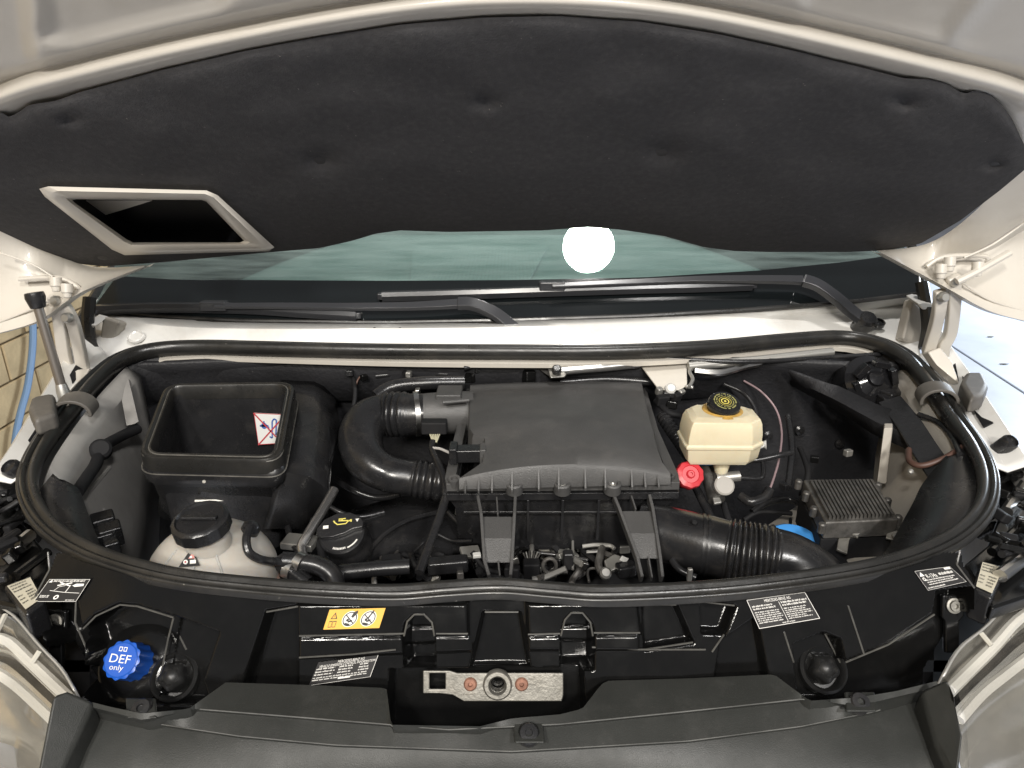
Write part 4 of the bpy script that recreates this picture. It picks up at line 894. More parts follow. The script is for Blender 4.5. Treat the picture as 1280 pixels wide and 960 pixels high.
# ---- clean air hose (U shape)
t = thing('intake_hose', 'thick black U-shaped intake hose with pleated ends and steel clamp', 'hose', at(450, 620, -.6))
hose('hose_body', [(540, 517, -.503, .036), (512, 518, -.503, .0375), (478, 519, -.506, .0375), (459, 528, -.510, .0385), (451, 548, -.522, .0380), (458, 574, -.538, .0345), (482, 591, -.552, .030), (512, 597, -.560, .028), (538, 601, -.566, .029), (572, 606, -.574, .029)], HOSE, t, ripples=[(1.0, 2.0, 5, .005), (7.1, 8.6, 5, .0045)], n=24, sides=32)
c1, c2 = at(524, 517, -.503), at(518, 517.5, -.503)
MB().tube([c1, c2], .0405, 36).build('hose_clamp', STEEL, t); MB().box(at(522, 489, -.468), (.009, .014, .010)).build('clamp_screw', STEEL, t, bevel=.002)
simple_hose('vent_pipe', [(470, 496, -.49), (490, 484, -.478), (530, 479, -.472), (580, 478, -.475)], .013, SATB, 'black vent pipe lying behind the intake hose', 'hose', sides=14)
# ---- coolant tank
c = at(267, 722, d=.935); t = thing('coolant_tank', 'pinkish translucent coolant tank with black screw cap', 'coolant tank', c+Vector((0, 0, -.09)))
Rk = .0835
prof_ = [(max(.0005, Rk*math.cos(q)), Rk*.92*math.sin(q)) for q in np.linspace(-1.5, 1.5, 26)]
tk = MB().lathe(c, (0, 0, 1), prof_, 48).build('tank', TANK, t)
for q0 in (-.95, -1.45, -2.15):
    MB().tube([c+Vector((math.cos(q0)*Rk*1.003*math.cos(q), math.sin(q0)*Rk*1.003*math.cos(q), Rk*.923*math.sin(q))) for q in np.linspace(-.4, 1.05, 14)], .0014, 6).build('mould_seam', TANK, tk)
MB().tube([c+Vector((math.cos(q)*Rk*1.004, math.sin(q)*Rk*1.004, -.004)) for q in np.linspace(0, 2*math.pi, 40)[:-1]], .003, 6, closed=True).build('belt_seam', M('reddish_polythene', (.40, .25, .20), .4), tk)
cpx = at(252, 655, h=-.478); n = Vector((-.05, -.18, .97)).normalized()
MB().lathe(cpx-n*.012, n, [(.030, -.04), (.026, .006)], 24).build('neck', TANK, tk)
cap = MB().lathe(cpx-n*.010, n, [(.0325, 0), (.034, .002), (.034, .018), (.0325, .020), (.029, .0215), (.0275, .018), (.0005, .018)], 72, rfun=lambda q, j: 1+(.02*(1 if math.cos(14*q) > .3 else 0) if j in (1, 2) else 0)).build('screw_cap', SATB, t, smooth=30)
MB().slab([cpx+n*.008+Vector(p) for p in ((-.022, -.004, 0), (.022, -.004, 0), (.022, .004, 0), (-.022, .004, 0))], n*.005).build('grip_bar', SATB, cap, bevel=.0015)
o_ = c+(Vector((-.045, -.055, .048))).normalized()*Rk
def onball(px, py, extra=.0012):
    r = ray(px, py); o = Vector((0, 0, CZ)); s3 = lambda v: Vector((v.x, v.y, v.z/.92)); dd = s3(r); oo = s3(o-c); A_ = dd.dot(dd); B_ = 2*oo.dot(dd); C_ = oo.dot(oo)-(Rk+extra)**2; D_ = B_*B_-4*A_*C_
    tt = (-B_-math.sqrt(max(D_, 0)))/(2*A_); return o+r*tt
tri = [onball(223, 709, .0028), onball(250, 707, .0028), onball(240, 684, .0028)]
mb = MB().add(tri, [(0, 1, 2)]); st = mb.build('warning_triangle', INK, t, smooth=0, label='small black and red triangular warning sticker')
d = Decal([onball(226, 707.5, .0036), onball(248, 705.5, .0036), onball(248, 687, .0036), onball(226, 688, .0036)])
d.disc(PRINT, .27, .22, .15, 1.1); d.disc(REDINK, .27, .22, .06, 1.1, 2); d.rect(PRINT, .52, .08, .86, .32, 1); d.poly(M('pale_red_print', (.5, .22, .2), .5), [(.42, .42), (.8, .42), (.69, .85)], 1); d.disc(PRINT, .58, .52, .08, 1.1, 2); d.build('lettering', None, st)
nz_ = onball(312, 664, 0); MB().lathe(nz_, (nz_-c).normalized()+Vector((0, -.4, .3)), [(.012, -.008), (.012, .008), (.009, .012), (.006, .014)], 20).build('overflow_nipple', SATB, t)
tag(MB().tube(spline([onball(312, 660, .016), onball(308, 674, .014), onball(311, 690, .010), onball(325, 699, .009), at(343, 702, -.548), at(358, 702, -.554)], 8), .0055, 10).build('overflow_hose', HOSE), 'thin black overflow hose leaving the coolant tank', 'hose', 'coolant hoses')
CH = simple_hose('coolant_hose', [(352, 701, -.555), (375, 703, -.56), (400, 708, -.565), (416, 720, -.575), (420, 735, -.585)], .0125, HOSE, 'thick black coolant hose curving toward the seal', 'hose', 'coolant hoses', sides=16)
simple_hose('coolant_hose', [(348, 700, -.56), (362, 712, -.568), (385, 730, -.58)], .011, HOSE, 'black coolant hose branching down beside the tank', 'hose', 'coolant hoses', sides=16)
for x, y, h in ((371, 702, -.559), (359, 709, -.565)):
    a = at(x, y, h); MB().tube([a, a+Vector((.010, -.004, -.002))], .0145, 20).build('hose_clamp', STEEL, CH)
# ---- oil filler
c = at(428, 668, -.585); n = (Vector((-.05, -.50, .86))).normalized(); t = thing('oil_filler', 'black oil filler cap with yellow oil can symbol', 'filler cap', c-n*.05)
MB().lathe(c, n, [(.037, -.045), (.037, -.026), (.034, -.020), (.034, -.010)], 36).build('filler_neck', HOSE, t)
cp_ = MB().lathe(c, n, [(.034, -.012), (.0345, -.002), (.0335, .004), (.031, .006), (.0005, .006)], 40).build('cap', SATB, t)
xx = Vector((1, .12, 0)); xx = (xx-n*xx.dot(n)).normalized(); yy = n.cross(xx)
def oc(a, b, z=.0): return c+xx*a*.033+yy*b*.033+n*(.006+z)
sh = [(-1.05, .22), (-.75, .62), (-.2, .85), (.4, .85), (.9, .55), (1.05, .25), (1., .0), (.6, -.02), (.2, -.2), (-.3, -.32), (-.8, -.3), (-1.08, -.1)]
MB().slab([oc(*p) for p in sh], n*.009).build('grip', SATB, cp_, bevel=.002)
d = Decal([oc(-1, -1, .0095), oc(1, -1, .0095), oc(1, 1, .0095), oc(-1, 1, .0095)])
for p, q in (((.36, .70), (.44, .63)), ((.44, .63), (.63, .63)), ((.63, .63), (.68, .70)), ((.68, .70), (.46, .72)), ((.46, .76), (.62, .76)), ((.54, .72), (.54, .76)), ((.68, .68), (.75, .72)), ((.75, .72), (.74, .66)), ((.34, .73), (.38, .71))): d.line(YINK, p, q, .026)
d.rect(PRINT, .12, .56, .24, .64); d.poly(PRINT, [(.84, .72), (.92, .72), (.88, .64)]); d.build('lettering', None, cp_)
d = Decal([oc(-1, -1, .0006), oc(1, -1, .0006), oc(1, 1, .0006), oc(-1, 1, .0006)])
for q in np.linspace(-2.0, -1.35, 9): d.line(PRINT, (.5+.40*math.cos(q), .5+.40*math.sin(q)), (.5+.40*math.cos(q+.05), .5+.40*math.sin(q+.05)), .05)
for q in np.linspace(-1.2, -.6, 14): d.line(PRINT, (.5+.42*math.cos(q), .5+.42*math.sin(q)), (.5+.42*math.cos(q+.055), .5+.42*math.sin(q+.055)), .035)
d.build('lettering', None, cp_)
# steel pipe left of the oil cap
simple_hose('steel_pipe', [(418, 612, -.55), (402, 640, -.565), (385, 668, -.58), (377, 684, -.59), (380, 700, -.60)], .0075, M('brushed_pipe', (.62, .61, .60), .24, metal=.95), 'bent bare steel pipe left of the oil filler cap', 'pipe', sides=16)
# black cable guide from the filter box down to the front
simple_hose('cable_conduit', [(559, 616, -.535), (549, 648, -.55), (537, 680, -.565), (524, 716, -.58)], .0065, HOSE, 'straight black conduit slanting down left of the filter box', 'conduit', sides=12)
simple_hose('cross_pipe', [(424, 716, -.59), (470, 711, -.59), (512, 708, -.59)], .011, SATB, 'short black pipe lying low behind the front seal', 'pipe', sides=16)
# engine cover shapes low in the bay
ENG = t = thing('engine_cover', 'dark plastic engine cover low in the middle of the bay', 'engine cover', at(500, 690, -.72))
MB().loft([resample([at(440, 640, -.64), at(500, 622, -.64), at(560, 630, -.64), at(600, 640, -.66)], 16), resample([at(455, 660, -.62), at(505, 640, -.62), at(560, 650, -.62), at(600, 660, -.64)], 16), resample([at(462, 690, -.64), at(510, 680, -.63), at(560, 686, -.63), at(600, 690, -.65)], 16), resample([at(450, 730, -.70), at(510, 730, -.70), at(560, 730, -.70), at(610, 730, -.70)], 16)]).build('cover_shell', SATB, t, smooth=60, solid=-.004)
MB().tube(spline([at(460, 690, -.625), at(480, 668, -.615), at(510, 650, -.61), at(548, 640, -.61)], 6), .004, 8).build('cover_edge', SATB, t)
MB().loft([resample([at(600, 650, -.72), at(700, 640, -.72), at(830, 650, -.72)], 14), resample([at(600, 690, -.70), at(700, 680, -.70), at(830, 690, -.70)], 14), resample([at(600, 760, -.74), at(700, 760, -.74), at(830, 760, -.74)], 14)]).build('cover_shell', DEEP, t, solid=-.004)
# bits of the engine between the filter box legs
def chunk(name, px, py, h, size, mat, label, cat, rot=(0, 0, 0), bev=.003, group=None):
    mm = (Matrix.Rotation(R(rot[2]), 3, 'Z') @ Matrix.Rotation(R(rot[1]), 3, 'Y') @ Matrix.Rotation(R(rot[0]), 3, 'X'))
    if name in ('bolt_head', 'paper_tag', 'bracket_tab', 'mounting_bracket', 'cable_tie_block', 'hose_joint', 'cooler_tank', 'connector_block'):
        return MB().box(at(px, py, h), size, mm).build(name, mat, ENG, bevel=bev)
    o = MB().box(at(px, py, h), size, mm).build(name, mat, None, bevel=bev); tag(o, label, cat, group); return o
for px, py in ((735, 684), (742, 690)): pass
t = thing('injector_rail', 'bare metal fuel rail and brackets glinting between the support legs', 'fuel rail', at(750, 715, -.66))
MB().tube(spline([at(728, 683, -.63), at(745, 681, -.628), at(762, 682, -.63), at(768, 686, -.632)], 5), .0035, 10).build('rail_pipe', GALV, t)
MB().tube(spline([at(752, 684, -.632), at(750, 695, -.636), at(748, 706, -.642), at(752, 716, -.648)], 5), .006, 10).build('rail_bracket', DUSTALU, t)
MB().slab([at(755, 700, -.636), at(768, 692, -.632), at(780, 696, -.634), at(772, 710, -.642), at(760, 716, -.646)], (0, .004, -.008)).build('rail_bracket', GALV, t, bevel=.002)
MB().lathe(at(757, 717, -.645), (0, -.6, .8), [(.009, -.004), (.009, .004), (.006, .007), (.001, .007)], 16).build('rail_bolt', GALV, t)
MB().tube([at(733, 690, -.634), at(748, 689, -.633)], .003, 8).build('rail_pipe', STEEL, t)
t = thing('wire_loom', 'bundle of fine wires fanning into a black plug below the filter box', 'wiring', at(665, 715, -.66))
MB().box(at(664, 712, -.65), (.026, .02, .03)).build('loom_plug', DEEP, t, bevel=.003)
for i in range(7): MB().tube(spline([at(661+i, 706, -.645), at(657+i*2.4, 698, -.64), at(654+i*3.6, 688-abs(i-3)*-1, -.635)], 4), .0012, 6).build('loom_wire', GALV if i % 2 else DUSTALU, t)
t = thing('sensor_ring', 'dark ring shaped sensor beside the fine wires', 'sensor', at(688, 712, -.66))
MB().tube([at(687, 707, -.64)+Vector((math.cos(q)*.010, 0, math.sin(q)*.013)) for q in np.linspace(0, 6.283, 20)[:-1]], .003, 8, closed=True).build('ring', DUSTALU, t)
MB().tube([at(716, 672, -.63), at(716, 712, -.65)], .0022, 8).build('sensor_stem', GALV, t)
ct_ = [('mounting_bracket', 588, 690, -.615, (.03, .02, .006), GALV, 'torn grey metal bracket left of the left support leg', (20, 10, 25)), ('cable_tie_block', 596, 694, -.612, (.012, .008, .006), LABW, 'tiny white clip beside the torn metal bracket', (10, 0, 10)),
       ('hose_joint', 560, 706, -.62, (.06, .022, .022), SATB, 'black hose joint right of the slanting conduit', (0, 0, 8)), ('bolt_head', 731, 707, -.64, (.008, .006, .012), STEEL, 'bright bolt between the support legs', (0, 20, 0)), ('bolt_head', 432, 712, -.60, (.008, .008, .006), GALV, 'small bright bolt under the oil filler cap', (0, 0, 20)), ('bolt_head', 445, 710, -.602, (.006, .006, .005), GALV, 'second small bolt right of the bolt under the oil cap', (0, 0, 40)),
       ('connector_block', 490, 703, -.615, (.03, .02, .02), DEEP, 'matt black connector beneath the engine cover edge', (0, 0, 12)), ('connector_block', 640, 715, -.62, (.022, .015, .02), DEEP, 'matt black connector just right of the left leg foot', (0, 0, -8)), ('connector_block', 710, 700, -.64, (.016, .015, .03), SATB, 'slim black connector beside the sensor stem', (0, 0, 5)), ('connector_block', 782, 712, -.645, (.03, .02, .02), SATB, 'black connector left of the right support leg', (0, 0, 15)),
       ('paper_tag', 780, 699, -.631, (.012, .002, .008), LABW, 'small white tag on the fuel rail', (0, 30, 10)), ('bracket_tab', 862, 718, -.60, (.007, .006, .02), GALV, 'upright grey tab below the ribbed air duct', (0, 0, 0)), ('cooler_tank', 375, 678, -.60, (.05, .03, .012), GALV, 'grey metal lug behind the coolant hoses', (0, 0, -10))]
for nm, px, py, h, size, mat, lb, rt in ct_: chunk(nm, px, py, h, size, mat, lb, {'bolt_head': 'bolt', 'connector_block': 'connector', 'paper_tag': 'tag'}.get(nm, nm.split('_')[-1]), rt, min(size)*.2)

rng = random.Random(11)
for k in range(96):
    if k < 64: px, py, h = rng.uniform(604, 800), rng.uniform(676, 724), -.655
    else: px, py, h = rng.uniform(452, 600), rng.uniform(690, 724), -.64
    if 640 > px > 604 or 790 < px: continue
    p = at(px, py, h+rng.uniform(-.02, .01)); mt = rng.choice((SATB, SATB, DEEP, GLOSSB, GALV, DUSTALU, ALU)); q0 = rng.uniform(0, 6.28)
    mm = Matrix.Rotation(q0, 3, 'Z') @ Matrix.Rotation(rng.uniform(-.6, .6), 3, 'X')
    kind = rng.random()
    if kind < .35: MB().box(p, (rng.uniform(.008, .026), rng.uniform(.006, .014), rng.uniform(.006, .018)), mm).build('connector_block', mt, ENG, bevel=.002)
    elif kind < .75: MB().tube(spline([p+mm@Vector((x*.02, rng.uniform(-.008, .008), rng.uniform(-.008, .008))) for x in (-1.3, -.4, .4, 1.3)], 5), rng.uniform(.002, .0055), 8).build('pipe_stub', mt, ENG)
    else: MB().lathe(p, mm@Vector((0, -.5, .8)), [(.007, -.006), (.007, .003), (.005, .006), (.001, .006)], 6 if rng.random() < .6 else 14).build('union_nut', mt, ENG, smooth=20)
hose('ribbed_conduit', [(828, 520, -.52, .011), (842, 540, -.53, .012), (856, 560, -.545, .012), (872, 584, -.565, .011)], SATB, ENG, ripples=[(0, 3, 16, .002)], n=24)
t = thing('wiring_harness', 'thin dark cables strung through the deep gaps of the bay', 'wiring', at(430, 640, -.66))
WC = [SATB, HOSE, DEEP]
for k, (P, r) in enumerate([([(420, 600, -.62), (440, 612, -.62), (470, 622, -.63), (500, 618, -.62)], .006), ([(405, 628, -.60), (425, 640, -.61), (450, 646, -.62), (480, 640, -.62)], .004), ([(392, 650, -.60), (398, 672, -.60), (404, 700, -.61)], .006), ([(360, 660, -.60), (366, 680, -.60), (380, 694, -.6)], .005),
        ([(470, 470, -.48), (520, 466, -.475), (560, 468, -.475)], .005), ([(440, 462, -.475), (444, 490, -.50), (440, 520, -.53)], .004), ([(505, 462, -.47), (510, 476, -.475)], .006), ([(940, 640, -.63), (960, 628, -.62), (985, 624, -.62), (1005, 632, -.62)], .006), ([(930, 650, -.64), (950, 640, -.63), (990, 642, -.63)], .004),
        ([(905, 630, -.62), (910, 648, -.63), (918, 662, -.64)], .006), ([(870, 610, -.60), (880, 630, -.61), (890, 650, -.62)], .007), ([(1000, 560, -.56), (1010, 590, -.575), (1002, 620, -.6)], .005), ([(985, 520, -.53), (990, 560, -.56), (985, 610, -.59)], .006), ([(700, 478, -.488), (760, 474, -.484), (820, 478, -.488)], .008), ([(820, 500, -.50), (835, 515, -.51), (850, 520, -.515)], .006),
        ([(560, 640, -.60), (575, 655, -.61), (592, 668, -.61)], .004), ([(548, 668, -.61), (566, 676, -.615), (590, 676, -.61)], .003), ([(590, 690, -.61), (610, 712, -.63), (650, 718, -.64)], .004), ([(840, 700, -.60), (850, 712, -.605), (870, 722, -.61)], .005), ([(660, 690, -.65), (700, 694, -.655), (735, 700, -.655)], .003)]):
    MB().tube(spline([at(*p) for p in P], 8), r, 10).build('cable', WC[k % 3], t, smooth=60)
for k, (px, py, h) in enumerate([(437, 466, -.47), (455, 472, -.475), (511, 468, -.466), (980, 608, -.58), (1018, 574, -.56), (1060, 566, -.55), (905, 655, -.63), (596, 462, -.466), (575, 640, -.60)]):
    MB().box(at(px, py, h), (.014, .010, .012), Matrix.Rotation(k*.7, 3, 'Z')).build('cable_clip', (SATB, GLOSSB, GALV)[k % 3], t, bevel=.002)
for px, py in ((1000, 538), (960, 545), (1050, 555), (300, 470), (255, 468), (920, 560)):
    MB().lathe(at(px, py, Y=1.315), (0, -1, .2), [(.010, -.004), (.010, .001), (.004, .003), (.003, .005), (.0005, .005)], 14).build('insulation_stud', SATB, van)
# ---- right-hand air duct
t = thing('air_duct_hose', 'wide black ribbed air duct curving right of the filter box', 'hose', at(900, 715, -.62))
hose('duct_body', [(800, 660, -.585, .040), (828, 666, -.585, .041), (858, 674, -.585, .042), (884, 681, -.585, .0425), (908, 687, -.585, .042), (935, 692, -.585, .042), (962, 696, -.585, .0415), (990, 704, -.59, .041), (1018, 722, -.60, .040), (1035, 745, -.61, .04)], HOSE, t, ripples=[(4., 6.2, 9, .0055)], n=26, sides=36)
for px, py in ((876, 679), (882, 680.5)):
    a = at(px, py, -.585); MB().tube([a, a+Vector((.0035, -.0008, 0))], .0442, 36).build('duct_band', HOSE, t)
MB().lathe(at(868, 653, -.540), (.1, -.5, .85), [(.004, 0), (.0035, .0015), (.0005, .0018)], 12).build('duct_rivet', DEEP, t)
# ---- brake fluid reservoir
c = at(901, 533, -.478); t = thing('brake_fluid_reservoir', 'cream plastic brake fluid reservoir with black and yellow cap', 'fluid reservoir', c+Vector((0, 0, -.09)))
base = [(-.060, -.038), (.040, -.040), (.062, -.022), (.062, .022), (.040, .036), (-.046, .036), (-.062, .020), (-.062, -.028)]
def lpz(k, z, dx=0, dy=0): return [c+Vector((x*k+dx, y*k+dy, z)) for x, y in base]
rs = MB().loft([lpz(.70, .026, -.002, .004), lpz(.90, .0215), lpz(.955, .014), lpz(1.0, -.004), lpz(1.0, -.016), lpz(1.05, -.018), lpz(1.05, -.023), lpz(1.0, -.025), lpz(.96, -.045), lpz(.88, -.052)], closed=True)
n8 = 8; rs.add(lpz(.70, .026, -.002, .004), [tuple(range(8))]); rs.add(lpz(.88, -.052), [tuple(range(7, -1, -1))])
tank = rs.build('tank', CREAM, t, smooth=28, bevel=.004, seg=3)
capc = c+Vector((.002, .008, .027)); n = Vector((.04, -.36, .93)).normalized()
MB().lathe(capc-Vector((0, 0, .001)), (0, 0, 1), [(.036, -.0042), (.036, -.0012), (.028, .0016), (.026, .001)], 32).build('seepage_stain', STAIN, tank)
cap = MB().lathe(capc, n, [(.0245, 0), (.0255, .002), (.0255, .014), (.024, .0165), (.021, .0175), (.0005, .0175)], 48, rfun=lambda q, j: 1+(.018*math.cos(24*q) if j in (1, 2) else 0)).build('screw_cap', SATB, t)
top = capc+n*.018; xx = Vector((1, 0, 0)); xx = (xx-n*xx.dot(n)).normalized(); yy = n.cross(xx); r_ = .021
d = Decal([top+xx*a*r_+yy*b*r_ for a, b in ((-1, -1), (1, -1), (1, 1), (-1, 1))])
d.disc(YINK, .5, .5, .16, 1, r0=.12); d.disc(YINK, .5, .5, .05, 1); d.disc(YINK, .5, .5, .24, 1, r0=.222)
OLV = M('olive_print', (.42, .40, .15), .5)
for rr_ in (.32, .41):
    for q in np.linspace(0, 6.28, int(64*rr_/.32)):
        if random.random() < .78: d.line(OLV, (.5+rr_*math.cos(q), .5+rr_*math.sin(q)), (.5+rr_*math.cos(q+.055), .5+rr_*math.sin(q+.055)), .05)
d.build('lettering', None, cap)
MB().lathe(at(902, 569, -.528), Vector((.03, -.15, -1)), [(.018, -.01), (.016, .008), (.010, .030), (.009, .036)], 20).build('outlet_spout', CREAM, t)
MB().tube([at(938, 562, -.52), at(953, 556, -.515), at(958, 556, -.514)], [.005, .005, .008], 12).build('level_sensor', LABW, t)
# master cylinder, caps and lines beneath
t = thing('master_cylinder', 'grey metal brake cylinder under the cream reservoir', 'brake cylinder', at(900, 620, -.62))
MB().tube([at(878, 575, -.56), at(886, 590, -.575), at(896, 625, -.60)], [.016, .015, .014], 20).build('cylinder', DUSTALU, t)
MB().tube([at(895, 598, -.565), at(924, 595, -.562)], .009, 16).build('fitting', GALV, t)
MB().lathe(at(905, 607, -.572), (0, -.75, .65), [(.0165, -.004), (.0165, .003), (.014, .005), (.0005, .005)], 28).build('round_plug', M('pale_plug', (.36, .34, .31), .5, var=.08), t)
MB().box(at(881, 575, -.528), (.026, .014, .014)).build('blue_clip', SKYB, t, bevel=.003)
MB().box(at(914, 576, -.55), (.026, .016, .014)).build('line_nut', GALV, t, bevel=.003)
MB().slab([at(890, 618, -.59), at(898, 616, -.59), at(903, 628, -.598), at(893, 630, -.6)], (0, .004, -.006)).build('bracket', GALV, t, bevel=.002)
for nm, P, r, lb in (('brake_line', [(918, 576, -.552), (945, 575, -.548), (975, 569, -.54), (990, 566, -.54)], .005, 'upper black brake line leaving the cream reservoir'), ('brake_line', [(922, 597, -.563), (948, 598, -.565), (954, 592, -.56), (953, 572, -.548)], .004, 'lower bent brake line beside the round pale plug'), ('brake_hose', [(926, 620, -.59), (938, 627, -.592), (955, 622, -.588), (962, 612, -.58)], .008, 'thick grey hose looping under the brake lines')):
    simple_hose(nm, P, r, HOSE, lb, 'brake line')
c = at(863, 593, -.545); n = Vector((.05, -.78, .62)).normalized(); t = thing('red_filler', 'bright red ribbed filler cap beside the filter box', 'filler cap', c-n*.03)
MB().lathe(c, n, [(.021, -.02), (.0225, -.014), (.0225, -.002), (.021, .001), (.0145, .0025), (.0135, .001), (.0005, .001)], 60, rfun=lambda q, j: 1+(.03*math.cos(10*q) if j < 4 else 0)).build('cap_body', RED, t)
MB().lathe(c+n*.001, n, [(.007, 0), (.007, .002), (.005, .004), (.003, .004), (.003, .001), (.0004, .001)], 20).build('cap_hub', RED, t)
MB().lathe(c, -n, [(.016, .018), (.015, .05)], 20).build('cap_neck', DEEP, t)
# mauve vacuum line and black lines on the felt bulkhead
simple_hose('vacuum_line', [(930, 476, -.50), (952, 490, -.51), (970, 512, -.53), (977, 540, -.545), (974, 572, -.56), (968, 595, -.572), (962, 612, -.58)], .0020, PINKW, 'thin mauve line arching over the black bulkhead right of the reservoir', 'vacuum line')
simple_hose('vacuum_line', [(905, 480, -.50), (930, 492, -.512), (945, 515, -.53), (946, 545, -.55)], .004, HOSE, 'thin black line arching behind the cream reservoir', 'vacuum line')
simple_hose('vacuum_line', [(444, 500, -.52), (446, 478, -.49), (458, 466, -.475), (490, 461, -.465), (560, 458, -.462), (600, 455, -.46)], .0018, M('brown_line', (.11, .06, .045), .5), 'thin brown line arching behind the intake hose', 'vacuum line')
# ---- control unit with fins
t = thing('control_unit', 'dusty finned aluminium control unit box on the right', 'control unit', at(1065, 660, -.6))
q = [at(1032, 653, -.535), at(1124, 649, -.535), at(1092, 598, -.535), at(1004, 599, -.535)]
ca = MB().slab(q, (0, 0, -.028)).build('unit_case', DUSTALU, t, bevel=.003)
for k in range(17):
    u = (k+.5)/17; a = q[0].lerp(q[3], .04+u*.80); b = q[1].lerp(q[2], .04+u*.80); a, b = a.lerp(b, .04), a.lerp(b, .96); w_ = Vector((0, .0020, 0))
    if k == 0: fm = MB()
    a0, b0 = q[0].lerp(q[1], .05+u*.90), q[3].lerp(q[2], .05+u*.90); a0 = a0.lerp(b0, .05); b0 = a0.lerp(b0, .90); s_ = Vector((.0018, 0, 0))
    fm.slab([a0-s_, a0+s_, b0+s_, b0-s_], (0, 0, .0055))
fm.build('cooling_fins', DUSTALU, t, smooth=0, kind='stuff')
for u, v in ((0, 0), (0, .35), (0, .7), (1, .1), (1, .5), (1, .9), (-.02, 1)):
    p = (q[0].lerp(q[3], v)).lerp(q[1].lerp(q[2], v), u)+Vector((-.004 if u < .5 else .004, 0, -.004)); MB().lathe(p, (0, 0, 1), [(.0055, -.012), (.0055, .001), (.004, .003), (.001, .003)], 10).build('case_screw', DUSTALU, t)
MB().slab([p+Vector((0, .005, -.03)) for p in (q[0], q[1], q[2], q[3])], (0, 0, -.05)).build('unit_bracket', DEEP, t, bevel=.003)
for P in ([(1052, 690, -.575), (1056, 670, -.565), (1066, 666, -.56), (1074, 668, -.56)], [(1108, 668, -.56), (1118, 670, -.56), (1128, 668, -.56)]):
    lug = MB().tube(spline([at(*p) for p in P], 4), 1, prof=[(-.007, -.002), (.007, -.002), (.007, .002), (-.007, .002)], up=(0, -.5, .8)).build('mounting_lug', ALU, t, bevel=.001)
    MB().lathe(at(P[-2][0]+2, P[-2][1], P[-2][2]+.003), (0, -.4, .9), [(.006, 0), (.006, .003), (.0025, .003), (.0025, .001), (.0002, .001)], 16).build('lug_bolt', GALV, lug)
# blue filler ring behind the duct, and pale inner panel
c = at(992, 690, -.60); t = thing('washer_filler', 'light blue filler cap half hidden behind the black duct', 'filler cap', c)
MB().lathe(c, (0, -.35, .93), [(.044, -.01), (.046, -.006), (.046, .006), (.041, .012), (.03, .014), (.0005, .010)], 48).build('cap', SKYB, t)
MB().slab([at(945, 668, -.66), at(1000, 632, -.66), at(1045, 690, -.66), at(1000, 700, -.66)], (0, .01, -.005)).build('inner_wing_plate', BEIGEP, van, bevel=.003)
for x in (966, 976, 988): MB().tube([at(x, 668-(x-966)*.9, -.652), at(x-2, 690, -.66)], .0025, 6).build('wing_plate_cable', DEEP, van)
MB().slab([at(1060, 700, -.60), at(1120, 680, -.60), at(1135, 690, -.60), at(1070, 715, -.6)], (0, .01, -.005)).build('inner_wing_plate', BEIGEP, van, bevel=.003)
# brake booster / black valve block in the right rear corner
c = at(1086, 478, -.478); t = thing('horn_unit', 'glossy black round unit in the right rear corner', 'horn', c)
GL = M('gloss_black', (.010, .010, .011), .12)
MB().lathe(c, (0, -.8, .6), [(.050, -.05), (.055, -.02), (.050, .01), (.035, .022), (.033, .018), (.016, .026), (.014, .032), (.0005, .034)], 40).build('shell', GL, t)
for q0 in (0.3, 1.4, 2.5, 3.6, 4.7): MB().box(c+Vector((math.cos(q0)*.034, -.02, math.sin(q0)*.034+.01)), (.012, .016, .03), Matrix.Rotation(-q0, 3, 'Y')).build('fin', GL, t, bevel=.002)
MB().box(at(1118, 492, -.49), (.06, .04, .02), Matrix.Rotation(R(20), 3, 'Z')).build('arm', SATB, t, bevel=.004)
MB().box(at(1110, 505, -.50), (.03, .03, .03)).build('plug', SATB, t, bevel=.004)
# dark straps and cables on the right side wall
tag(MB().tube(spline([at(1112, 500, -.478), at(1136, 530, -.484), at(1155, 560, -.488), at(1178, 594, -.494)], 6), 1, prof=[(-.019, -.003), (.019, -.003), (.019, .003), (-.019, .003)], up=(-.4, -.6, .7)).build('cable_strap', FELT, bevel=.002), 'wide black cloth strap down the right side wall', 'strap')
simple_hose('side_cable', [(1148, 518, -.472), (1172, 528, -.470), (1190, 546, -.466), (1200, 568, -.464)], .0045, HOSE, 'black cable arching over the cream right side wall', 'cable')
simple_hose('side_cable', [(1136, 562, -.488), (1137, 576, -.490), (1152, 582, -.488), (1180, 573, -.476), (1206, 557, -.462)], .0045, COPPER, 'reddish brown cable hooked across the right side wall', 'cable')
for x, y in ((1158, 515), (1136, 519), (1138, 590), (1170, 590)): MB().lathe(at(x, y, -.49), (0, -.5, .8), [(.004, 0), (.004, .003), (.002, .005)], 10).build('push_stud', GALV, van)
# left wall loom
t = simple_hose('wiring_loom', [(172, 536, -.515), (150, 546, -.51), (128, 560, -.500), (120, 580, -.505), (108, 598, -.506), (96, 616, -.505)], .009, DEEP, 'thick black taped wiring loom on the grey left wall', 'wiring', sides=14)
MB().lathe(at(126, 562, -.495), (.4, -.6, .6), [(.016, -.008), (.016, .006), (.012, .010), (.001, .010)], 18).build('loom_clip', DEEP, t)
c = at(138, 670, -.56); t = thing('relay_box', 'stepped black relay box low on the grey left wall', 'relay box', c)
for i, (x, y, sx) in enumerate(((130, 655, .03), (138, 668, .03), (126, 676, .035), (140, 685, .02))): MB().box(at(x, y, -.555-.004*i), (sx, .03, .03), Matrix.Rotation(R(35), 3, 'Z')).build('relay', SATB, t, bevel=.003)
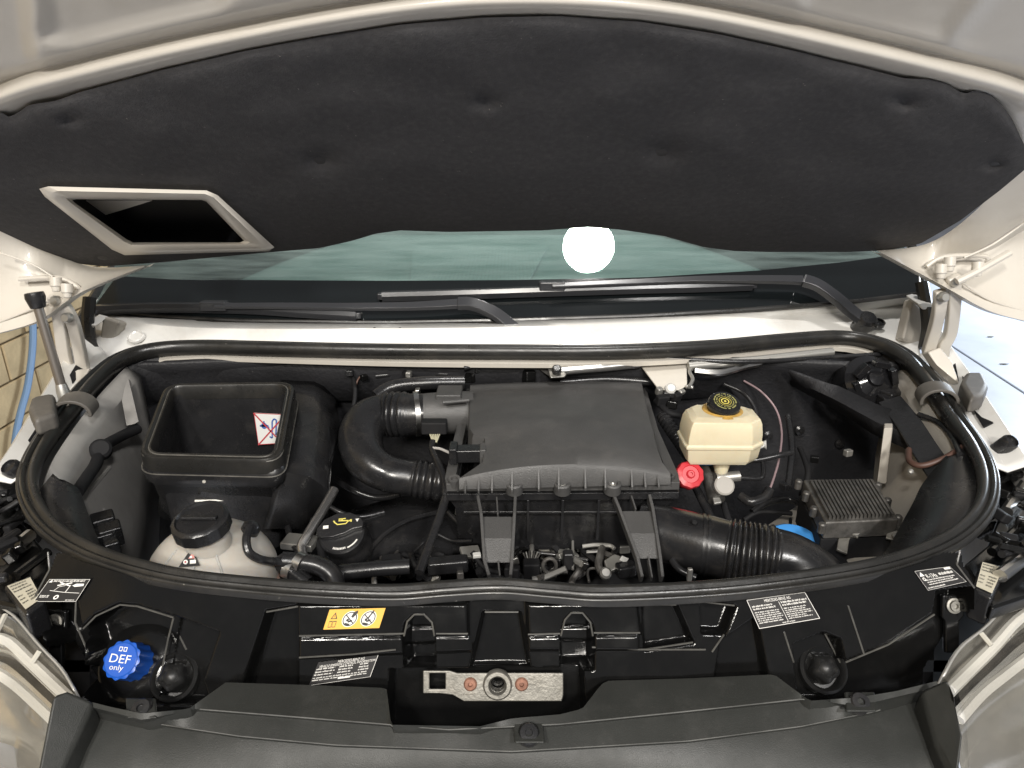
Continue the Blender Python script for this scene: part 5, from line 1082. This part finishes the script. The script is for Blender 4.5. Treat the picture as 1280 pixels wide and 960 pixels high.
# ---- wiper linkage and white bracket below the cowl
t = thing('wiper_linkage', 'metal wiper linkage rods under the cowl', 'wiper linkage', at(700, 466, -.47))
MB().tube([at(695, 464, -.455), at(745, 460, -.452), at(800, 455, -.45)], .008, 12).build('link_rod', STEEL, t)
MB().tube([at(860, 458, -.455), at(950, 450, -.45), at(1040, 440, -.445)], .009, 12).build('link_rod', GALV, t)
MB().tube(spline([at(868, 464, -.46), at(900, 466, -.462), at(930, 458, -.458), at(950, 454, -.455)], 5), .007, 10).build('link_rod', STEEL, t)
MB().slab([at(684, 456, -.452), at(696, 455, -.452), at(712, 462, -.456), at(706, 471, -.46), at(688, 472, -.46)], (0, .01, -.006)).build('link_plate', GALV, t, bevel=.002)
MB().lathe(at(696, 463, -.450), (0, -.6, .8), [(.009, -.004), (.009, .006), (.006, .009), (.001, .009)], 18).build('pivot_bolt', SATB, t)
MB().slab([at(660, 452, -.455), at(684, 450, -.455), at(690, 472, -.465)], (0, .006, -.004)).build('link_plate', DUSTALU, t, bevel=.001)
t = thing('cowl_bracket', 'white painted triangular bracket hanging below the cowl', 'bracket', at(838, 495, -.49))
MB().slab([at(795, 449, -.450), at(859, 447, -.450), at(860, 482, -.475), at(850, 488, -.478), at(824, 488, -.478)], (0, .012, -.004)).build('bracket_plate', WHITE, t, bevel=.004)
for x, y, sz, mt, rz in ((824, 489, (.012, .012, .016), GALV, 20), (836, 493, (.022, .014, .012), SATB, -8), (846, 497, (.016, .012, .02), DEEP, 30), (852, 490, (.014, .01, .01), GALV, 40), (862, 484, (.016, .008, .008), STEEL, -25), (828, 500, (.024, .014, .02), DEEP, 15), (840, 506, (.02, .014, .016), GLOSSB, -20)):
    MB().box(at(x, y, -.476-(y-485)*.0012), sz, Matrix.Rotation(R(rz), 3, 'Z') @ Matrix.Rotation(R(rz*.7), 3, 'X')).build('pivot_piece', mt, t, bevel=.003)
MB().tube(spline([at(861, 484, -.472), at(866, 474, -.466), at(862, 464, -.460), at(868, 458, -.456)], 5), .0035, 8).build('pivot_lever', GALV, t)
MB().lathe(at(838, 486, -.474), (0, -.8, .6), [(.010, -.006), (.010, .004), (.007, .008), (.001, .008)], 18).build('pivot_boss', WHITE2, t)
simple_hose('cowl_cable', [(580, 460, -.452), (627, 450, -.444), (700, 448, -.443), (790, 444, -.440), (850, 449, -.444), (940, 452, -.446), (1050, 446, -.445), (1110, 442, -.443)], .0045, HOSE, 'long black cable slung under the rear seal', 'cable')
for i, (x, y) in enumerate(((588, 467), (606, 464), (625, 462), (660, 470))):
    chunk('valve_block', x, y, -.478, (.022, .03, .03), GLOSSB, ['black valve block left of the others behind the filter box', 'black valve block second from left behind the filter box', 'black valve block third from left behind the filter box', 'black valve block nearest the pivot bolt behind the filter box'][i], 'valve', (0, 0, 8*i), .004, 'valve blocks behind the filter box')

# ================================================================== WIPERS
def wp(x, y, off=.02): return WS.hit(x, y, off)
def wiper(label, blade, arm, knuckle, pivot):
    t = thing('wiper', label, 'wiper', wp(*pivot), 'windscreen wipers'); GB = M('wiper_black', (.040, .041, .045), .2)
    b = spline([wp(x, y, .016) for x, y in blade], 8)
    bl_ = MB().tube(b, 1, prof=[(-.013, -.006), (-.009, .006), (0, .012), (.008, .008), (.011, -.006)], up=WS.n).build('blade', GB, t, smooth=40)
    MB().tube([p-WS.n*.009 for p in b], .0025, 6).build('rubber_lip', RUBBER, bl_)
    for e in (0, -1): MB().box(b[e], (.02, .016, .014)).build('end_cap', GB, bl_, bevel=.003)
    a = spline([wp(x, y, .034) for x, y in arm], 6)
    MB().tube(a, [lerp(.7, 1.25, i/(len(a)-1)) for i in range(len(a))], prof=[(-.009, -.004), (-.007, .004), (.007, .004), (.009, -.004)], up=WS.n).build('arm', GB, t, bevel=.0012)
    k = spline([wp(x, y, o) for x, y, o in knuckle], 6)
    MB().tube(k, [1.25]*len(k), prof=[(-.011, -.006), (-.009, .006), (.009, .006), (.011, -.006)], up=WS.n).build('arm_head', GB, t, bevel=.002)
    p = wp(arm[0][0], arm[0][1], .026); MB().box(p, (.055, .022, .020)).build('blade_adapter', GB, t, bevel=.004)
    MB().lathe(wp(pivot[0], pivot[1], .01), WS.n, [(.02, -.03), (.02, .010), (.015, .016), (.001, .017)], 20).build('pivot_cap', SATB, t)
wiper('left wiper with its arm resting low along the cowl', [(118, 387), (200, 384), (300, 385), (380, 390), (446, 394)], [(268, 382), (350, 382), (440, 383), (520, 382), (574, 379)], [(572, 379, .036), (592, 380, .036), (620, 392, .03), (640, 408, .02), (656, 420, .014)], (664, 421))
wiper('right wiper catching the lamp glare in its long blade', [(478, 370), (580, 367), (700, 363), (800, 360), (880, 358), (940, 356)], [(690, 357), (800, 352), (880, 349), (960, 349), (1004, 350)], [(1004, 350, .036), (1022, 356, .036), (1045, 372, .03), (1066, 390, .02), (1080, 400, .014)], (1082, 402))
for px, py in ((1084, 398), (1098, 404)): MB().lathe(at(px, py, -.41), (0, -.4, .9), [(.013, -.004), (.013, .004), (.009, .006), (.008, .001), (.0005, .001)], 20).build('cowl_grommet', SATB, van)

# ================================================================== outer corner clutter beside the headlamps
for s, items in ((-1, [((12, 594), .013), ((6, 620), .011), ((14, 664), .012), ((24, 640), .009)]), (1, [((1262, 562), .012), ((1256, 606), .009), ((1262, 634), .011), ((1252, 660), .008)])):
    for i, ((px, py), r) in enumerate(items):
        hit = onto(TR[(fL if s < 0 else fR).name], px, py, .012); p = hit[0] if hit else at(px, py, -.478-.006*i)
        MB().lathe(p, (s*.2, -.5, .8), [(r, -.03), (r, .004), (r*.8, .008), (r*.75, .004), (.0005, .004)], 18).build('bolt_cap', SATB, van)
    P = [(-60, 640), (-20, 600), (30, 590), (26, 650), (58, 690), (62, 715), (30, 760), (-60, 740)] if s < 0 else [(1340, 640), (1300, 580), (1246, 580), (1250, 640), (1235, 680), (1205, 705), (1240, 760), (1330, 730)]
    rg2 = random.Random(5+s)
    for k in range(16):
        px, py = (rg2.uniform(-10, 26), rg2.uniform(600, 730)) if s < 0 else (rg2.uniform(1246, 1290), rg2.uniform(584, 720))
        mm = Matrix.Rotation(rg2.uniform(0, 6), 3, 'Z') @ Matrix.Rotation(rg2.uniform(-.5, .5), 3, 'X'); p = at(px, py, -.505)
        if k % 3: MB().box(p, (rg2.uniform(.012, .035), rg2.uniform(.008, .016), rg2.uniform(.008, .02)), mm).build('lamp_bracket', rg2.choice((GLOSSB, GLOSSB, SATB, DEEP)), van, bevel=.003)
        else: MB().tube(spline([p+mm@Vector((x*.02, rg2.uniform(-.01, .01), rg2.uniform(0, .01))) for x in (-1.4, -.5, .5, 1.4)], 5), rg2.uniform(.003, .005), 8).build('lamp_cable', rg2.choice((SATB, GLOSSB)), van)
    MB().slab([at(x, y, -.525) for x, y in P], (0, 0, -.02)).build('corner_tray', GLOSSB, van, bevel=.004)
    for (a, b) in (([(-5, 668), (30, 640)], .006), ([(0, 700), (38, 668)], .008), ([(20, 720), (60, 690)], .006)) if s < 0 else (([(1285, 600), (1258, 640)], .008), ([(1285, 650), (1240, 690)], .006), ([(1290, 690), (1250, 720)], .008)):
        MB().tube([at(x, y, -.512) for x, y in a], b, 10).build('corner_rail', STEEL if b > .007 else GLOSSB, van)
